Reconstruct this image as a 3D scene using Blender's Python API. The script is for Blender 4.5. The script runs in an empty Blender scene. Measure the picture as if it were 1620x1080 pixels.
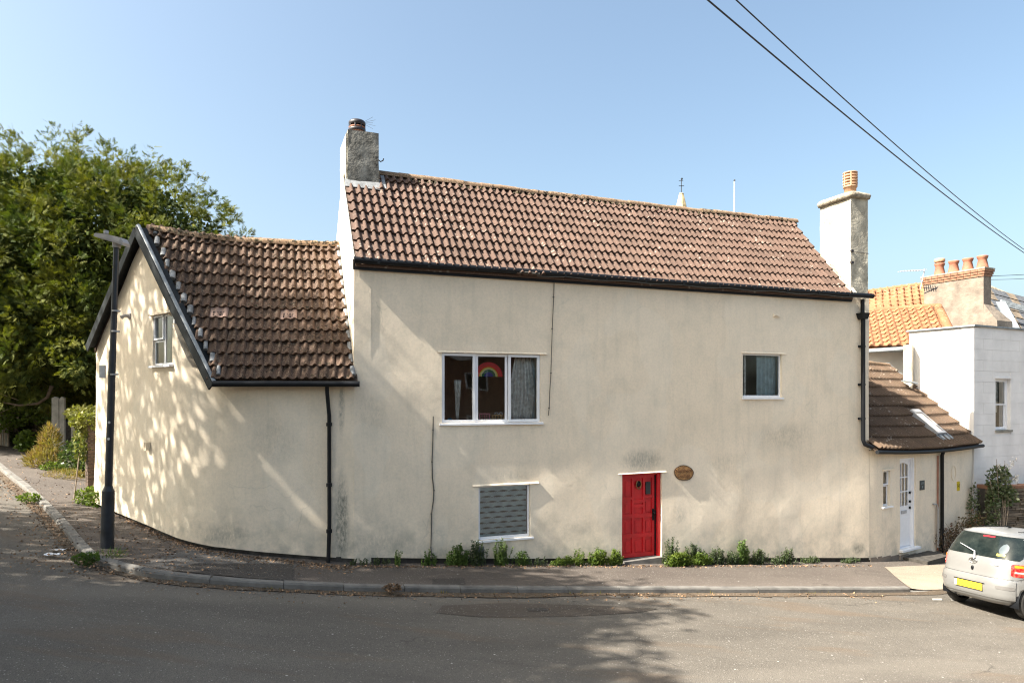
import bpy, bmesh, math, random
import numpy as np
from mathutils import Vector, Matrix, noise as mnoise

R = math.radians
random.seed(7)
rng = np.random.default_rng(11)
S = bpy.context.scene
C = S.collection
CZ = 3.0                     # eye height above the datum; everything below is modelled relative to the eye and lifted at the end

# ---------------------------------------------------------------- camera, sky, sun, exposure
cam_data = bpy.data.cameras.new('camera'); cam = bpy.data.objects.new('camera', cam_data); C.objects.link(cam)
cam.location = (0, 0, 0); cam.rotation_euler = (R(90), 0, 0)
cam_data.lens = 24; cam_data.sensor_width = 36; cam_data.shift_y = 90 / 1620
cam_data.clip_start = .1; cam_data.clip_end = 3000
S.camera = cam

SUN_TRAVEL = Vector((1.000, .434, -1.09)).normalized()
el = math.asin(-SUN_TRAVEL.z); az = math.atan2(-SUN_TRAVEL.x, -SUN_TRAVEL.y)      # azimuth from +Y, clockwise
world = bpy.data.worlds.new('World'); S.world = world; world.use_nodes = True
wn = world.node_tree.nodes; wl = world.node_tree.links
bg = wn['Background']; sky = wn.new('ShaderNodeTexSky'); sky.sky_type = 'NISHITA'; sky.sun_disc = False
sky.sun_elevation = el; sky.sun_rotation = az; sky.air_density = 1.0; sky.dust_density = 5.0; sky.ozone_density = .8; sky.altitude = 50
wb_ = wn.new('ShaderNodeMix'); wb_.data_type = 'RGBA'; wb_.blend_type = 'MULTIPLY'; wb_.inputs[0].default_value = 1; wb_.inputs[7].default_value = (.99, 1.035, .965, 1)
wl.new(sky.outputs[0], wb_.inputs[6]); wl.new(wb_.outputs[2], bg.inputs[0]); bg.inputs[1].default_value = .085
sun_data = bpy.data.lights.new('sun', 'SUN'); sun_data.energy = 4.8; sun_data.angle = R(.53); sun_data.color = (1, .93, .82)
sun = bpy.data.objects.new('sun', sun_data); C.objects.link(sun)
sun.rotation_euler = SUN_TRAVEL.to_track_quat('-Z', 'Y').to_euler(); sun.location = (-20, -10, 30)
S.view_settings.view_transform = 'Standard'; S.view_settings.look = 'None'
S.view_settings.exposure = 1.87; S.view_settings.gamma = 1; S.view_settings.use_curve_mapping = False
S.cycles.max_bounces = 6; S.cycles.diffuse_bounces = 3; S.cycles.glossy_bounces = 3; S.cycles.transparent_max_bounces = 12
S.cycles.transmission_bounces = 4; S.cycles.caustics_reflective = False; S.cycles.caustics_refractive = False
S.cycles.filter_width = 1.15
S.cycles.use_adaptive_sampling = False; S.cycles.use_denoising = True; S.cycles.sample_clamp_indirect = 6

# ---------------------------------------------------------------- geometry of the place (metres, z from the eye)
F = 1080.0; CX = 810.0; HY = 630.0
K = (-2.778, 12.0)                                # foot of the long facade's left corner
TH = R(20.55); ux, uy = math.cos(TH), math.sin(TH)    # along the facade; (-uy, ux) goes into the house
def FP(t, w, z): return (K[0] + ux*t - uy*w, K[1] + uy*t + ux*w, z)
def tw(x, y):
    dx, dy = x-K[0], y-K[1]
    return dx*ux+dy*uy, -dx*uy+dy*ux
def ft(px, w=0.):
    s = (px-CX)/F
    return (s*(K[1]+ux*w)-K[0]+uy*w)/(ux-s*uy)
def fz(py, px, w=0.):
    return (HY-py)/F*FP(ft(px, w), w, 0)[1]
def softclip(x, lo, hi):
    k = .8
    return lo + k*math.log1p(math.exp(min(60, (x-lo)/k))) - k*math.log1p(math.exp(min(60, (x-hi)/k)))
def zp(x, y):                                      # height of the pavement surface
    t, w = tw(x, y)
    up = softclip(-t, 0, 9.) ; dn = softclip(t, 0, 24.)
    return -2.885 + .14*(up-softclip(0, 0, 9.)) - .08*(dn-softclip(0, 0, 24.))
def GP(px, py, dz=0.):                             # photograph's ground point -> place on the pavement surface
    s = (px-CX)/F; k = (HY-py)/F; d = 12.
    for _ in range(60):
        d = d*.5+.5*(zp(s*d, d)+dz)/k
    return (s*d, d, zp(s*d, d)+dz)
def PX(px, py, d): return ((px-CX)/F*d, d, (HY-py)/F*d)

# ---------------------------------------------------------------- builders
LOC = {}
def place(o, parent, loc=(0, 0, 0)):
    C.objects.link(o)
    if parent is not None:
        o.parent = parent; pl = LOC[parent.name]
        o.location = (loc[0]-pl[0], loc[1]-pl[1], loc[2]-pl[2])
    else:
        o.location = loc
    LOC[o.name] = tuple(loc)
    return o
def tag(o, label=None, cat=None, group=None, kind=None):
    if label: o['label'] = label
    if cat: o['category'] = cat
    if group: o['group'] = group
    if kind: o['kind'] = kind
    return o
def thing(name, label, cat, loc, group=None, kind=None):
    o = place(bpy.data.objects.new(name, None), None, loc); o.empty_display_size = .2
    return tag(o, label, cat, group, kind)
def mesh_np(name, V, Fc, mat, smooth=False):
    V = np.asarray(V, dtype=np.float32); me = bpy.data.meshes.new(name)
    if isinstance(Fc, np.ndarray):
        k = Fc.shape[1]; n = len(Fc)
        me.vertices.add(len(V)); me.vertices.foreach_set('co', V.ravel())
        me.loops.add(n*k); me.loops.foreach_set('vertex_index', Fc.astype(np.int32).ravel())
        me.polygons.add(n); me.polygons.foreach_set('loop_start', np.arange(0, n*k, k, dtype=np.int32))
        try: me.polygons.foreach_set('loop_total', np.full(n, k, dtype=np.int32))
        except Exception: pass
        me.update(calc_edges=True)
    else:
        me.from_pydata([tuple(map(float, v)) for v in V], [], Fc)
    if smooth is True: me.polygons.foreach_set('use_smooth', [True]*len(me.polygons))
    if mat: me.materials.append(mat)
    return me
def obj_np(name, V, Fc, mat, parent=None, smooth=False, loc=None):
    V = np.asarray(V, dtype=np.float64)
    base = loc if loc is not None else (LOC[parent.name] if parent is not None else tuple(np.array([*(V[:, :2].mean(0)), V[:, 2].min()])))
    me = mesh_np(name, V-np.array(base), Fc, mat, smooth)
    return place(bpy.data.objects.new(name, me), parent, base)
class MB:
    def __init__(s): s.v = []; s.f = []; s.sm = []
    def add(s, V, Fc, sm=False):
        n = len(s.v); s.v += [tuple(p) for p in V]; s.f += [tuple(i+n for i in q) for q in Fc]; s.sm += [sm]*len(Fc); return s
    def box(s, fr, a0, a1, b0, b1, c0, c1):
        V = [fr(a, b, c) for c in (c0, c1) for b in (b0, b1) for a in (a0, a1)]
        return s.add(V, [(0, 2, 3, 1), (4, 5, 7, 6), (0, 1, 5, 4), (2, 6, 7, 3), (0, 4, 6, 2), (1, 3, 7, 5)])
    def hexa(s, V): return s.add(V, [(0, 2, 3, 1), (4, 5, 7, 6), (0, 1, 5, 4), (2, 6, 7, 3), (0, 4, 6, 2), (1, 3, 7, 5)])
    def beam(s, p0, p1, w, h, up=(0, 0, 1)):
        p0, p1 = Vector(p0), Vector(p1); d = (p1-p0).normalized(); x = d.cross(Vector(up)).normalized(); y = x.cross(d)
        V = [p+x*(w/2*i)+y*(h/2*j) for p in (p0, p1) for j in (-1, 1) for i in (-1, 1)]
        return s.hexa(V)
    def tube(s, pts, r, n=8, cap=True, sm=True):
        pts = [Vector(p) for p in pts]; m = len(pts); rs = r if isinstance(r, (list, tuple)) else [r]*m; V = []; prev = None
        for i, p in enumerate(pts):
            d = (pts[min(i+1, m-1)]-pts[max(i-1, 0)]).normalized()
            if prev is None: x = d.orthogonal().normalized()
            else:
                x = prev-d*prev.dot(d); x = x.normalized() if x.length > 1e-6 else d.orthogonal().normalized()
            prev = x; y = d.cross(x)
            V += [p+(x*math.cos(2*math.pi*k/n)+y*math.sin(2*math.pi*k/n))*rs[i] for k in range(n)]
        Fc = [(i*n+k, i*n+(k+1) % n, (i+1)*n+(k+1) % n, (i+1)*n+k) for i in range(m-1) for k in range(n)]
        s.add(V, Fc, sm)
        if cap: s.add(V[:n], [tuple(range(n))]); s.add(V[-n:], [tuple(range(n))])
        return s
    def lathe(s, c, prof, n=16, sm=True, fx=None, caps=True):
        V = []
        for r, z in prof:
            for k in range(n):
                a = 2*math.pi*k/n; p = (r*math.cos(a), r*math.sin(a), z)
                V.append(fx(p) if fx else (c[0]+p[0], c[1]+p[1], c[2]+p[2]))
        m = len(prof)
        s.add(V, [(i*n+k, i*n+(k+1) % n, (i+1)*n+(k+1) % n, (i+1)*n+k) for i in range(m-1) for k in range(n)], sm)
        if caps: s.add(V[:n], [tuple(range(n))]); s.add(V[-n:], [tuple(range(n))])
        return s
    def prism(s, poly, fr, c0, c1):              # poly in (a, b), extruded along c
        n = len(poly); V = [fr(a, b, c0) for a, b in poly]+[fr(a, b, c1) for a, b in poly]
        return s.add(V, [tuple(range(n)), tuple(range(2*n-1, n-1, -1))]+[(i, (i+1) % n, n+(i+1) % n, n+i) for i in range(n)])
    def build(s, name, mat, parent=None, loc=None):
        V = np.array(s.v, dtype=float); o = obj_np(name, V, s.f, mat, parent, False, loc)
        o.data.polygons.foreach_set('use_smooth', s.sm); return o
def frame(O, u, n):                               # a along u, b outwards along n, c up
    return lambda a, b, c: (O[0]+u[0]*a+n[0]*b, O[1]+u[1]*a+n[1]*b, c)
FW = frame(K, (ux, uy), (uy, -ux))                # facade frame: (t, out, z)
def copy_obj(o, parent, M):                        # shares mesh data
    c = o.copy(); C.objects.link(c); c.parent = parent; c.matrix_local = M; return c

# ---------------------------------------------------------------- materials
def newmat(name):
    m = bpy.data.materials.new(name); m.use_nodes = True; nt = m.node_tree
    return m, nt, nt.nodes['Principled BSDF']
def nd(nt, typ, ins=None, **kw):
    n = nt.nodes.new(typ)
    for k, v in kw.items(): setattr(n, k, v)
    if ins:
        for k, v in ins.items():
            sock = n.inputs[k]
            if hasattr(v, 'links') or isinstance(v, bpy.types.NodeSocket): nt.links.new(v, sock)
            else: sock.default_value = v
    return n
def pos(nt): return nd(nt, 'ShaderNodeNewGeometry').outputs['Position']
def vmul(nt, v, sc): return nd(nt, 'ShaderNodeVectorMath', {0: v, 1: sc}, operation='MULTIPLY').outputs[0]
def noise(nt, v, sc, det=4, rough=.55): return nd(nt, 'ShaderNodeTexNoise', {'Vector': v, 'Scale': sc, 'Detail': det, 'Roughness': rough}).outputs['Fac']
def rmap(nt, x, a, b, c=0., d=1., smooth=False):
    n = nd(nt, 'ShaderNodeMapRange', {0: x, 1: a, 2: b, 3: c, 4: d}); n.clamp = True
    if smooth: n.interpolation_type = 'SMOOTHSTEP'
    return n.outputs[0]
def mth(nt, op, a, b=0.): return nd(nt, 'ShaderNodeMath', {0: a, 1: b}, operation=op).outputs[0]
def mix(nt, f, a, b, bl='MIX'):
    n = nd(nt, 'ShaderNodeMix', data_type='RGBA', blend_type=bl)
    for sock, v in ((n.inputs['Factor'], f), (n.inputs[6], a), (n.inputs[7], b)):
        if isinstance(v, bpy.types.NodeSocket): nt.links.new(v, sock)
        else: sock.default_value = v if not isinstance(v, tuple) else (*v[:3], 1)
    return n.outputs[2]
def bump(nt, h, st, dist, nrm=None):
    ins = {'Height': h, 'Strength': st, 'Distance': dist}
    if nrm is not None: ins['Normal'] = nrm
    return nd(nt, 'ShaderNodeBump', ins).outputs[0]
def setc(nt, b, c):
    if isinstance(c, tuple): b.inputs['Base Color'].default_value = (*c, 1)
    else: nt.links.new(c, b.inputs['Base Color'])
def plain(name, col, rough=.6, metal=0., var=.12, sc=12, bst=.15, bsc=60, bd=.004, island=0.):
    m, nt, b = newmat(name); p = pos(nt); n1 = noise(nt, p, sc)
    c = mix(nt, rmap(nt, n1, .3, .7), tuple(x*(1-var) for x in col), tuple(min(1, x*(1+var)) for x in col))
    if island:
        r = nd(nt, 'ShaderNodeNewGeometry').outputs['Random Per Island']
        c = mix(nt, rmap(nt, r, 0, 1, 0, 1), c, mix(nt, 1., c, (1-island,)*3, 'MULTIPLY'))
    setc(nt, b, c); b.inputs['Roughness'].default_value = rough; b.inputs['Metallic'].default_value = metal
    if bst: nt.links.new(bump(nt, noise(nt, p, bsc, 3), bst, bd), b.inputs['Normal'])
    return m
def leafmat(name, c1, c2, c3, sc=.7, trans=.25, rough=.55):
    m, nt, b = newmat(name); p = pos(nt); g = nd(nt, 'ShaderNodeNewGeometry')
    c = mix(nt, rmap(nt, noise(nt, p, sc, 3), .35, .65), c1, c2)
    c = mix(nt, rmap(nt, g.outputs['Random Per Island'], .5, 1, 0, .6), c, c3)
    setc(nt, b, c); b.inputs['Roughness'].default_value = rough; b.inputs['Specular IOR Level'].default_value = .3
    tr = nd(nt, 'ShaderNodeBsdfTranslucent'); nt.links.new(mix(nt, 1., c, (1.5, 1.6, .6), 'MULTIPLY'), tr.inputs[0])
    ms = nd(nt, 'ShaderNodeMixShader'); ms.inputs[0].default_value = trans
    nt.links.new(b.outputs[0], ms.inputs[1]); nt.links.new(tr.outputs[0], ms.inputs[2])
    nt.links.new(ms.outputs[0], nt.nodes['Material Output'].inputs[0]); return m

def stain(nt, ts, zs, t0, z0, rt, rz):            # soft patch mask at a place on the facade
    a = mth(nt, 'DIVIDE', mth(nt, 'SUBTRACT', ts, t0), rt); b = mth(nt, 'DIVIDE', mth(nt, 'SUBTRACT', zs, z0), rz)
    d = mth(nt, 'SQRT', mth(nt, 'ADD', mth(nt, 'MULTIPLY', a, a), mth(nt, 'MULTIPLY', b, b)))
    return rmap(nt, d, 1., .25, 0, 1, True)
def facade_coords(nt):
    p = pos(nt)
    q = nd(nt, 'ShaderNodeVectorMath', {0: p, 1: (K[0], K[1], CZ)}, operation='SUBTRACT').outputs[0]
    ts = nd(nt, 'ShaderNodeVectorMath', {0: q, 1: (ux, uy, 0)}, operation='DOT_PRODUCT').outputs['Value']
    zs = nd(nt, 'ShaderNodeSeparateXYZ', {0: q}).outputs[2]
    return p, ts, zs
def wall_mat():
    m, nt, b = newmat('cream_render'); p, ts, zs = facade_coords(nt)
    c = mix(nt, rmap(nt, noise(nt, p, .55, 5, .6), .35, .68), (.87, .745, .585), (.80, .685, .535))
    c = mix(nt, rmap(nt, noise(nt, p, 2.3, 4, .6), .45, .8, 0, .35), c, (.50, .47, .38))
    st = noise(nt, vmul(nt, p, (5, 5, .45)), 1.3, 5, .65)
    c = mix(nt, rmap(nt, st, .5, .80, 0, .24), c, (.42, .40, .32))
    fine = noise(nt, p, 22, 5, .7)
    c = mix(nt, rmap(nt, fine, .4, .75, 0, .22), c, (.34, .33, .27))
    zrel = mth(nt, 'ADD', zs, mth(nt, 'MULTIPLY', ts, .08))
    splash = mth(nt, 'MULTIPLY', rmap(nt, zrel, -1.7, -2.85), rmap(nt, noise(nt, p, 3.2, 5, .65), .42, .66))
    c = mix(nt, mth(nt, 'MULTIPLY', splash, .6), c, (.30, .30, .25))
    msk = None
    for (px, py, rx, ry, a) in ((541, 825, .15, .95, 1.9), (541, 640, .06, .7, 1.3), (690, 880, 1.1, .3, .5), (1015, 728, .6, .26, 1.3), (1075, 812, .22, .3, .7),
                                (1240, 690, 1., .35, .6), (1180, 790, .8, .6, .35), (1358, 868, .24, .17, 1.7), (805, 752, .6, .12, .6), (1150, 735, .7, .3, .45),
                                (350, 855, .5, .22, .9), (430, 700, .5, .5, .5), (1300, 880, 1.2, .3, .5), (585, 650, .35, .5, .4), (600, 860, .8, .3, .6)):
        s1 = mth(nt, 'MULTIPLY', stain(nt, ts, zs, ft(px), fz(py, px), rx*1.15, ry*1.15), a)
        msk = s1 if msk is None else mth(nt, 'MAXIMUM', msk, s1)
    grain = noise(nt, vmul(nt, p, (16, 16, 7)), 1.6, 5, .75)
    c = mix(nt, mth(nt, 'MULTIPLY', mth(nt, 'MULTIPLY', msk, .62), rmap(nt, grain, .30, .70)), c, (.17, .175, .15))
    wq = nd(nt, 'ShaderNodeVectorMath', {0: p, 1: vmul(nt, nd(nt, 'ShaderNodeTexNoise', {'Vector': p, 'Scale': 1.6, 'Detail': 5.}).outputs['Color'], (.55, .55, .55))}, operation='ADD').outputs[0]
    ck = nd(nt, 'ShaderNodeTexVoronoi', {'Vector': wq, 'Scale': .55}, feature='DISTANCE_TO_EDGE').outputs['Distance']
    c = mix(nt, mth(nt, 'MULTIPLY', rmap(nt, ck, .006, .001), rmap(nt, noise(nt, p, .8, 2), .55, .65, 0, .22)), c, (.30, .28, .23))
    pt = noise(nt, vmul(nt, p, (1, 1, .8)), .9, 1, .3)
    c = mix(nt, mth(nt, 'MULTIPLY', rmap(nt, pt, .560, .572), .10), c, (.9, .86, .76))
    setc(nt, b, c); b.inputs['Roughness'].default_value = .92; b.inputs['Specular IOR Level'].default_value = .2
    h = mth(nt, 'ADD', noise(nt, p, 70, 3, .6), mth(nt, 'MULTIPLY', noise(nt, p, 9, 3), 1.2))
    nt.links.new(bump(nt, h, .55, .006), b.inputs['Normal']); return m
def tile_mat(name, base, dark, lichen, moss, la=.62, dotc=(.30, .26, .22)):
    m, nt, b = newmat(name); p = pos(nt)
    r = nd(nt, 'ShaderNodeObjectInfo').outputs['Random']; ri = nd(nt, 'ShaderNodeNewGeometry').outputs['Random Per Island']
    rr = mth(nt, 'FRACT', mth(nt, 'ADD', r, mth(nt, 'MULTIPLY', ri, 3.7)))
    c = mix(nt, rr, base, tuple(x*.72 for x in base))
    c = mix(nt, rmap(nt, noise(nt, p, 14, 5, .7), .4, .72, 0, .5), c, dark)
    c = mix(nt, rmap(nt, noise(nt, p, 45, 3, .6), la, la+.07, 0, .75), c, lichen)
    v = nd(nt, 'ShaderNodeTexVoronoi', {'Vector': p, 'Scale': 9.}).outputs['Distance']
    spot = mth(nt, 'MULTIPLY', rmap(nt, v, .30, .18), rmap(nt, noise(nt, p, 1.3, 3), .50, .56))
    c = mix(nt, mth(nt, 'MULTIPLY', spot, .6), c, dotc)
    mm = mth(nt, 'MULTIPLY', rmap(nt, noise(nt, p, 11, 5, .7), moss, moss+.03), rmap(nt, noise(nt, p, .9, 2), .45, .55, .25, 1))
    c = mix(nt, mm, c, (.022, .016, .010))
    setc(nt, b, c); b.inputs['Roughness'].default_value = .85; b.inputs['Specular IOR Level'].default_value = .25
    nt.links.new(bump(nt, mth(nt, 'ADD', noise(nt, p, 60, 3, .6), mth(nt, 'MULTIPLY', mm, 2.)), .5, .008), b.inputs['Normal']); return m
def glass_mat():
    m, nt, b = newmat('window_glass'); nt.nodes.remove(b)
    g = nd(nt, 'ShaderNodeBsdfGlossy', {'Roughness': .01, 'Color': (1, 1, 1, 1)}); t = nd(nt, 'ShaderNodeBsdfTransparent', {'Color': (.93, .96, .96, 1)})
    n1 = bump(nt, noise(nt, pos(nt), 1.1, 1), .25, .05); nt.links.new(n1, g.inputs['Normal'])
    f = nd(nt, 'ShaderNodeFresnel', {'IOR': 1.7}).outputs[0]
    ms = nd(nt, 'ShaderNodeMixShader', {0: f, 1: t.outputs[0], 2: g.outputs[0]})
    nt.links.new(ms.outputs[0], nt.nodes['Material Output'].inputs[0]); return m
def asphalt_mat(name, c1, c2, patch=True):
    m, nt, b = newmat(name); p = pos(nt)
    c = mix(nt, rmap(nt, noise(nt, p, .5, 5, .6), .35, .65), c1, c2)
    c = mix(nt, rmap(nt, noise(nt, vmul(nt, p, (.5, 2.2, 1)), 1.4, 4, .6), .5, .72, 0, .5), c, tuple(x*.72 for x in c1))
    agg = nd(nt, 'ShaderNodeTexVoronoi', {'Vector': p, 'Scale': 85.})
    sep = nd(nt, 'ShaderNodeSeparateColor', {0: agg.outputs['Color']}).outputs[0]
    c = mix(nt, rmap(nt, sep, .1, 1, 0, .55), c, tuple(x*.5 for x in c1))
    c = mix(nt, rmap(nt, sep, .975, .99, 0, .6), c, (.42, .40, .36))
    c = mix(nt, rmap(nt, noise(nt, p, 7, 6, .75), .60, .72, 0, .55), c, tuple(x*.45 for x in c1))
    wh = nd(nt, 'ShaderNodeTexVoronoi', {'Vector': p, 'Scale': 7.}); w2 = nd(nt, 'ShaderNodeSeparateColor', {0: wh.outputs['Color']}).outputs[1]
    c = mix(nt, mth(nt, 'MULTIPLY', rmap(nt, wh.outputs['Distance'], .11, .07), rmap(nt, w2, .93, .94)), c, (.5, .48, .45))
    tr_ = facade_coords(nt)[0]; wv = nd(nt, 'ShaderNodeVectorMath', {0: p, 1: (-uy, ux, 0)}, operation='DOT_PRODUCT').outputs['Value']
    c = mix(nt, rmap(nt, noise(nt, nd(nt, 'ShaderNodeCombineXYZ', {0: wv}).outputs[0], .55, 2), .45, .62, 0, .30), c, tuple(min(1, x*1.45) for x in c2))
    wq = nd(nt, 'ShaderNodeVectorMath', {0: p, 1: vmul(nt, nd(nt, 'ShaderNodeTexNoise', {'Vector': p, 'Scale': 2.2, 'Detail': 5.}).outputs['Color'], (.5, .5, .5))}, operation='ADD').outputs[0]
    ck = nd(nt, 'ShaderNodeTexVoronoi', {'Vector': wq, 'Scale': .42}, feature='DISTANCE_TO_EDGE').outputs['Distance']
    c = mix(nt, mth(nt, 'MULTIPLY', rmap(nt, ck, .006, .001), rmap(nt, noise(nt, p, .6, 2), .52, .62, 0, .5)), c, tuple(x*.35 for x in c1))
    if patch:
        q, ts, zs = facade_coords(nt)
        # straight trench patches of newer, darker tarmac and reddish dust
        c = mix(nt, rmap(nt, noise(nt, vmul(nt, p, (.35, 1.6, 1)), 1.1, 3), .56, .66, 0, .4), c, (c1[0]*1.2, c1[1]*.95, c1[2]*.75))
    setc(nt, b, c); b.inputs['Roughness'].default_value = .9; b.inputs['Specular IOR Level'].default_value = .25
    h = mth(nt, 'ADD', agg.outputs['Distance'], noise(nt, p, 30, 3)); nt.links.new(bump(nt, h, .6, .01), b.inputs['Normal']); return m
def redpaint():
    m, nt, b = newmat('red_gloss_paint'); p = pos(nt); c = mix(nt, rmap(nt, noise(nt, p, 3.5, 5, .65), .35, .7), (.58, .012, .018), (.40, .009, .014))
    c = mix(nt, rmap(nt, noise(nt, p, 26, 5, .75), .66, .72, 0, .7), c, (.20, .03, .03)); setc(nt, b, c)
    nt.links.new(rmap(nt, noise(nt, p, 6, 3), .3, .7, .28, .6), b.inputs['Roughness']); nt.links.new(bump(nt, noise(nt, p, 18, 4), .25, .004), b.inputs['Normal']); return m
def emis(name, col, rough=.35, coat=0., metal=0.):
    m, nt, b = newmat(name); setc(nt, b, mix(nt, noise(nt, pos(nt), 9, 3), tuple(x*.92 for x in col), col))
    b.inputs['Roughness'].default_value = rough; b.inputs['Coat Weight'].default_value = coat; b.inputs['Metallic'].default_value = metal; return m
M = {}
M['wall'] = wall_mat()
M['tile'] = tile_mat('brown_tile', (.116, .073, .056), (.068, .045, .036), (.30, .23, .18), .70)
M['tile2'] = tile_mat('mossy_tile', (.110, .068, .048), (.05, .036, .028), (.26, .20, .14), .58, .57, (.19, .16, .12))
M['tile3'] = tile_mat('annexe_tile', (.115, .076, .050), (.05, .037, .03), (.26, .21, .16), .70, .62)
M['tile_new'] = plain('pale_vent_tile', (.30, .20, .16), .8)
M['pantile'] = tile_mat('orange_pantile', (.30, .140, .070), (.19, .085, .045), (.6, .38, .22), .74, .66, (.5, .3, .2))
M['ridge'] = tile_mat('mossy_ridge', (.26, .17, .11), (.12, .085, .05), (.42, .33, .22), .55, .56, (.3, .26, .16))
M['moss'] = plain('roof_moss', (.055, .045, .018), .95, 0, .5, 9, .4, island=.6)
M['silt'] = asphalt_mat('gutter_silt', (.085, .066, .048), (.12, .09, .062), False)
M['lead'] = plain('lead', (.20, .225, .245), .5, 0, .35, 9)
M['mortar'] = plain('mortar', (.46, .44, .40), .9, 0, .3, 14, .5)
M['pale_mortar'] = plain('pale_mortar', (.20, .21, .22), .8, 0, .4, 10, .4)
M['black_'] = None
M['white'] = plain('white_plastic', (.80, .81, .84), .35, 0, .03, 8, 0)
M['black'] = plain('black_plastic', (.006, .007, .009), .5, 0, .3, 5, 0); M['black'].node_tree.nodes['Principled BSDF'].inputs['Specular IOR Level'].default_value = .25
M['barge'] = plain('weathered_black_board', (.010, .013, .015), .6, 0, .6, 12, .3); M['barge'].node_tree.nodes['Principled BSDF'].inputs['Specular IOR Level'].default_value = .25; M.pop('black_')
M['glass'] = glass_mat()
M['red'] = redpaint()
M['dark'] = plain('dark_stone', (.045, .04, .034), .95, 0, .5, 9, .6)
M['stack'] = plain('sooty_render', (.19, .185, .165), .95, 0, .75, 5, .8, 18, .02)
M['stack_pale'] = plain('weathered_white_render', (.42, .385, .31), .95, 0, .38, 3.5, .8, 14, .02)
M['stack_brown'] = plain('brown_stack_render', (.185, .152, .122), .95, 0, .35, 2.6, .7, 9, .03)
M['cap'] = plain('lichened_cap', (.30, .26, .20), .95, 0, .4, 12, .8, 20, .02)
M['pot_red'] = plain('terracotta', (.30, .125, .075), .8, 0, .25, 6)
M['pot_buff'] = plain('buff_clay', (.42, .25, .15), .8, 0, .2, 8)
M['pot_black'] = plain('sooty_pot', (.02, .016, .02), .5, 0, .5, 8)
M['concrete'] = plain('kerb_concrete', (.14, .132, .12), .9, 0, .3, 5, .6, 40, .01)
M['post'] = plain('old_concrete', (.23, .22, .19), .9, 0, .35, 4, .6, 25, .02)
M['road'] = asphalt_mat('road_asphalt', (.112, .100, .085), (.146, .130, .110))
M['pave'] = asphalt_mat('footway_asphalt', (.098, .082, .071), (.124, .105, .090), False)
M['newtar'] = asphalt_mat('newer_tarmac', (.062, .054, .048), (.08, .07, .062), False)
M['stainedtar'] = asphalt_mat('stained_tarmac', (.088, .072, .058), (.105, .088, .072), False)
M['oldtar'] = asphalt_mat('reinstated_tarmac', (.105, .098, .092), (.12, .112, .104), False)
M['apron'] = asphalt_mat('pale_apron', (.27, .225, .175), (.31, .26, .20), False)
M['earth'] = plain('garden_soil', (.12, .095, .06), .95, 0, .5, 2, .8, 12, .05)
M['litter'] = plain('dead_leaves', (.34, .21, .12), .85, 0, .3, 3, 0, island=.75)
M['brick'] = plain('red_brick', (.30, .15, .09), .9, 0, .3, 6, .4, island=.4)
M['brick_old'] = plain('old_brown_brick', (.11, .075, .055), .9, 0, .35, 6, .4, island=.4)
M['rubble'] = plain('rubble_stone', (.21, .165, .12), .95, 0, .35, 4, .6, 20, .02, island=.6)
M['whitewall'] = plain('white_masonry_paint', (.77, .745, .725), .8, 0, .09, 1.7, .5, 24, .006)
M['slate'] = plain('slate', (.10, .105, .115), .6, 0, .3, 6, .3, island=.35)
M['bark'] = plain('bark', (.10, .075, .055), .95, 0, .35, 8, .8, 20, .03)
M['twig'] = plain('dry_twig', (.25, .20, .15), .9, 0, .3, 8, 0)
M['wood'] = plain('weathered_wood', (.30, .155, .055), .6, 0, .45, 18, .3)
M['wood_dark'] = plain('dark_bark_edge', (.07, .04, .02), .8, 0, .4, 18, .5)
M['text_dark'] = plain('burnt_lettering', (.09, .035, .012), .8, 0, .1, 9, 0)
M['metal'] = plain('galvanised', (.42, .43, .45), .45, .3, .15, 10, 0)
M['polegrey'] = plain('pole_paint', (.013, .016, .022), .45, 0, .5, 7, .3, 30, .003)
M['lamphead'] = plain('lantern_grey', (.30, .29, .285), .5, 0, .1, 6, 0)
M['brass'] = emis('tarnished_brass', (.25, .16, .07), .4, 0, .8)
M['interior'] = plain('interior_paint', (.30, .27, .23), .9, 0, .1, 2, 0)
M['curtain'] = plain('curtain_cloth', (.82, .80, .74), .9, 0, .3, 14, .1)
M['bluecurtain'] = plain('blue_curtain', (.60, .74, .78), .9, 0, .2, 8, .1)
M['blind'] = plain('patterned_blind', (.68, .82, .88), .8, 0, .25, 5, 0)
M['blind_line'] = plain('blind_pattern', (.18, .18, .17), .8, 0, .2, 5, 0)
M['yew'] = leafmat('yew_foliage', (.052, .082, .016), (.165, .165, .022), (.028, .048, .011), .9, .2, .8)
M['yewcore'] = leafmat('yew_shaded_foliage', (.03, .048, .011), (.07, .09, .015), (.018, .03, .008), .6, .05, 1.)  # darker copy of the yew leaves: shade inside the crown put into colour
M['yewlow'] = leafmat('shrub_foliage', (.035, .06, .012), (.08, .11, .02), (.02, .035, .01), .8, .25)
M['lime'] = leafmat('lime_foliage', (.06, .10, .02), (.09, .13, .03), (.04, .07, .015), .6, .2)
M['weed'] = leafmat('weed_leaves', (.07, .12, .028), (.10, .15, .035), (.05, .085, .03), 3, .25)
M['weedb'] = leafmat('bright_weed_leaves', (.085, .135, .022), (.13, .17, .028), (.05, .085, .016), 3, .3)
M['weedd'] = leafmat('grey_green_leaves', (.055, .075, .04), (.08, .10, .055), (.04, .045, .03), 3, .2)
M['ivy'] = leafmat('ivy_leaves', (.04, .07, .02), (.075, .11, .03), (.14, .15, .07), 1.5, .2, .4)
M['dry'] = leafmat('dry_grass', (.22, .20, .055), (.24, .15, .06), (.13, .16, .03), 1.5, .25, .8)
M['dryb'] = leafmat('yellowing_creeper', (.13, .15, .03), (.19, .18, .04), (.09, .10, .03), 2, .25)
M['buddleia'] = leafmat('grey_shrub_leaves', (.10, .12, .06), (.06, .09, .03), (.22, .22, .17), 2, .2)
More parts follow.
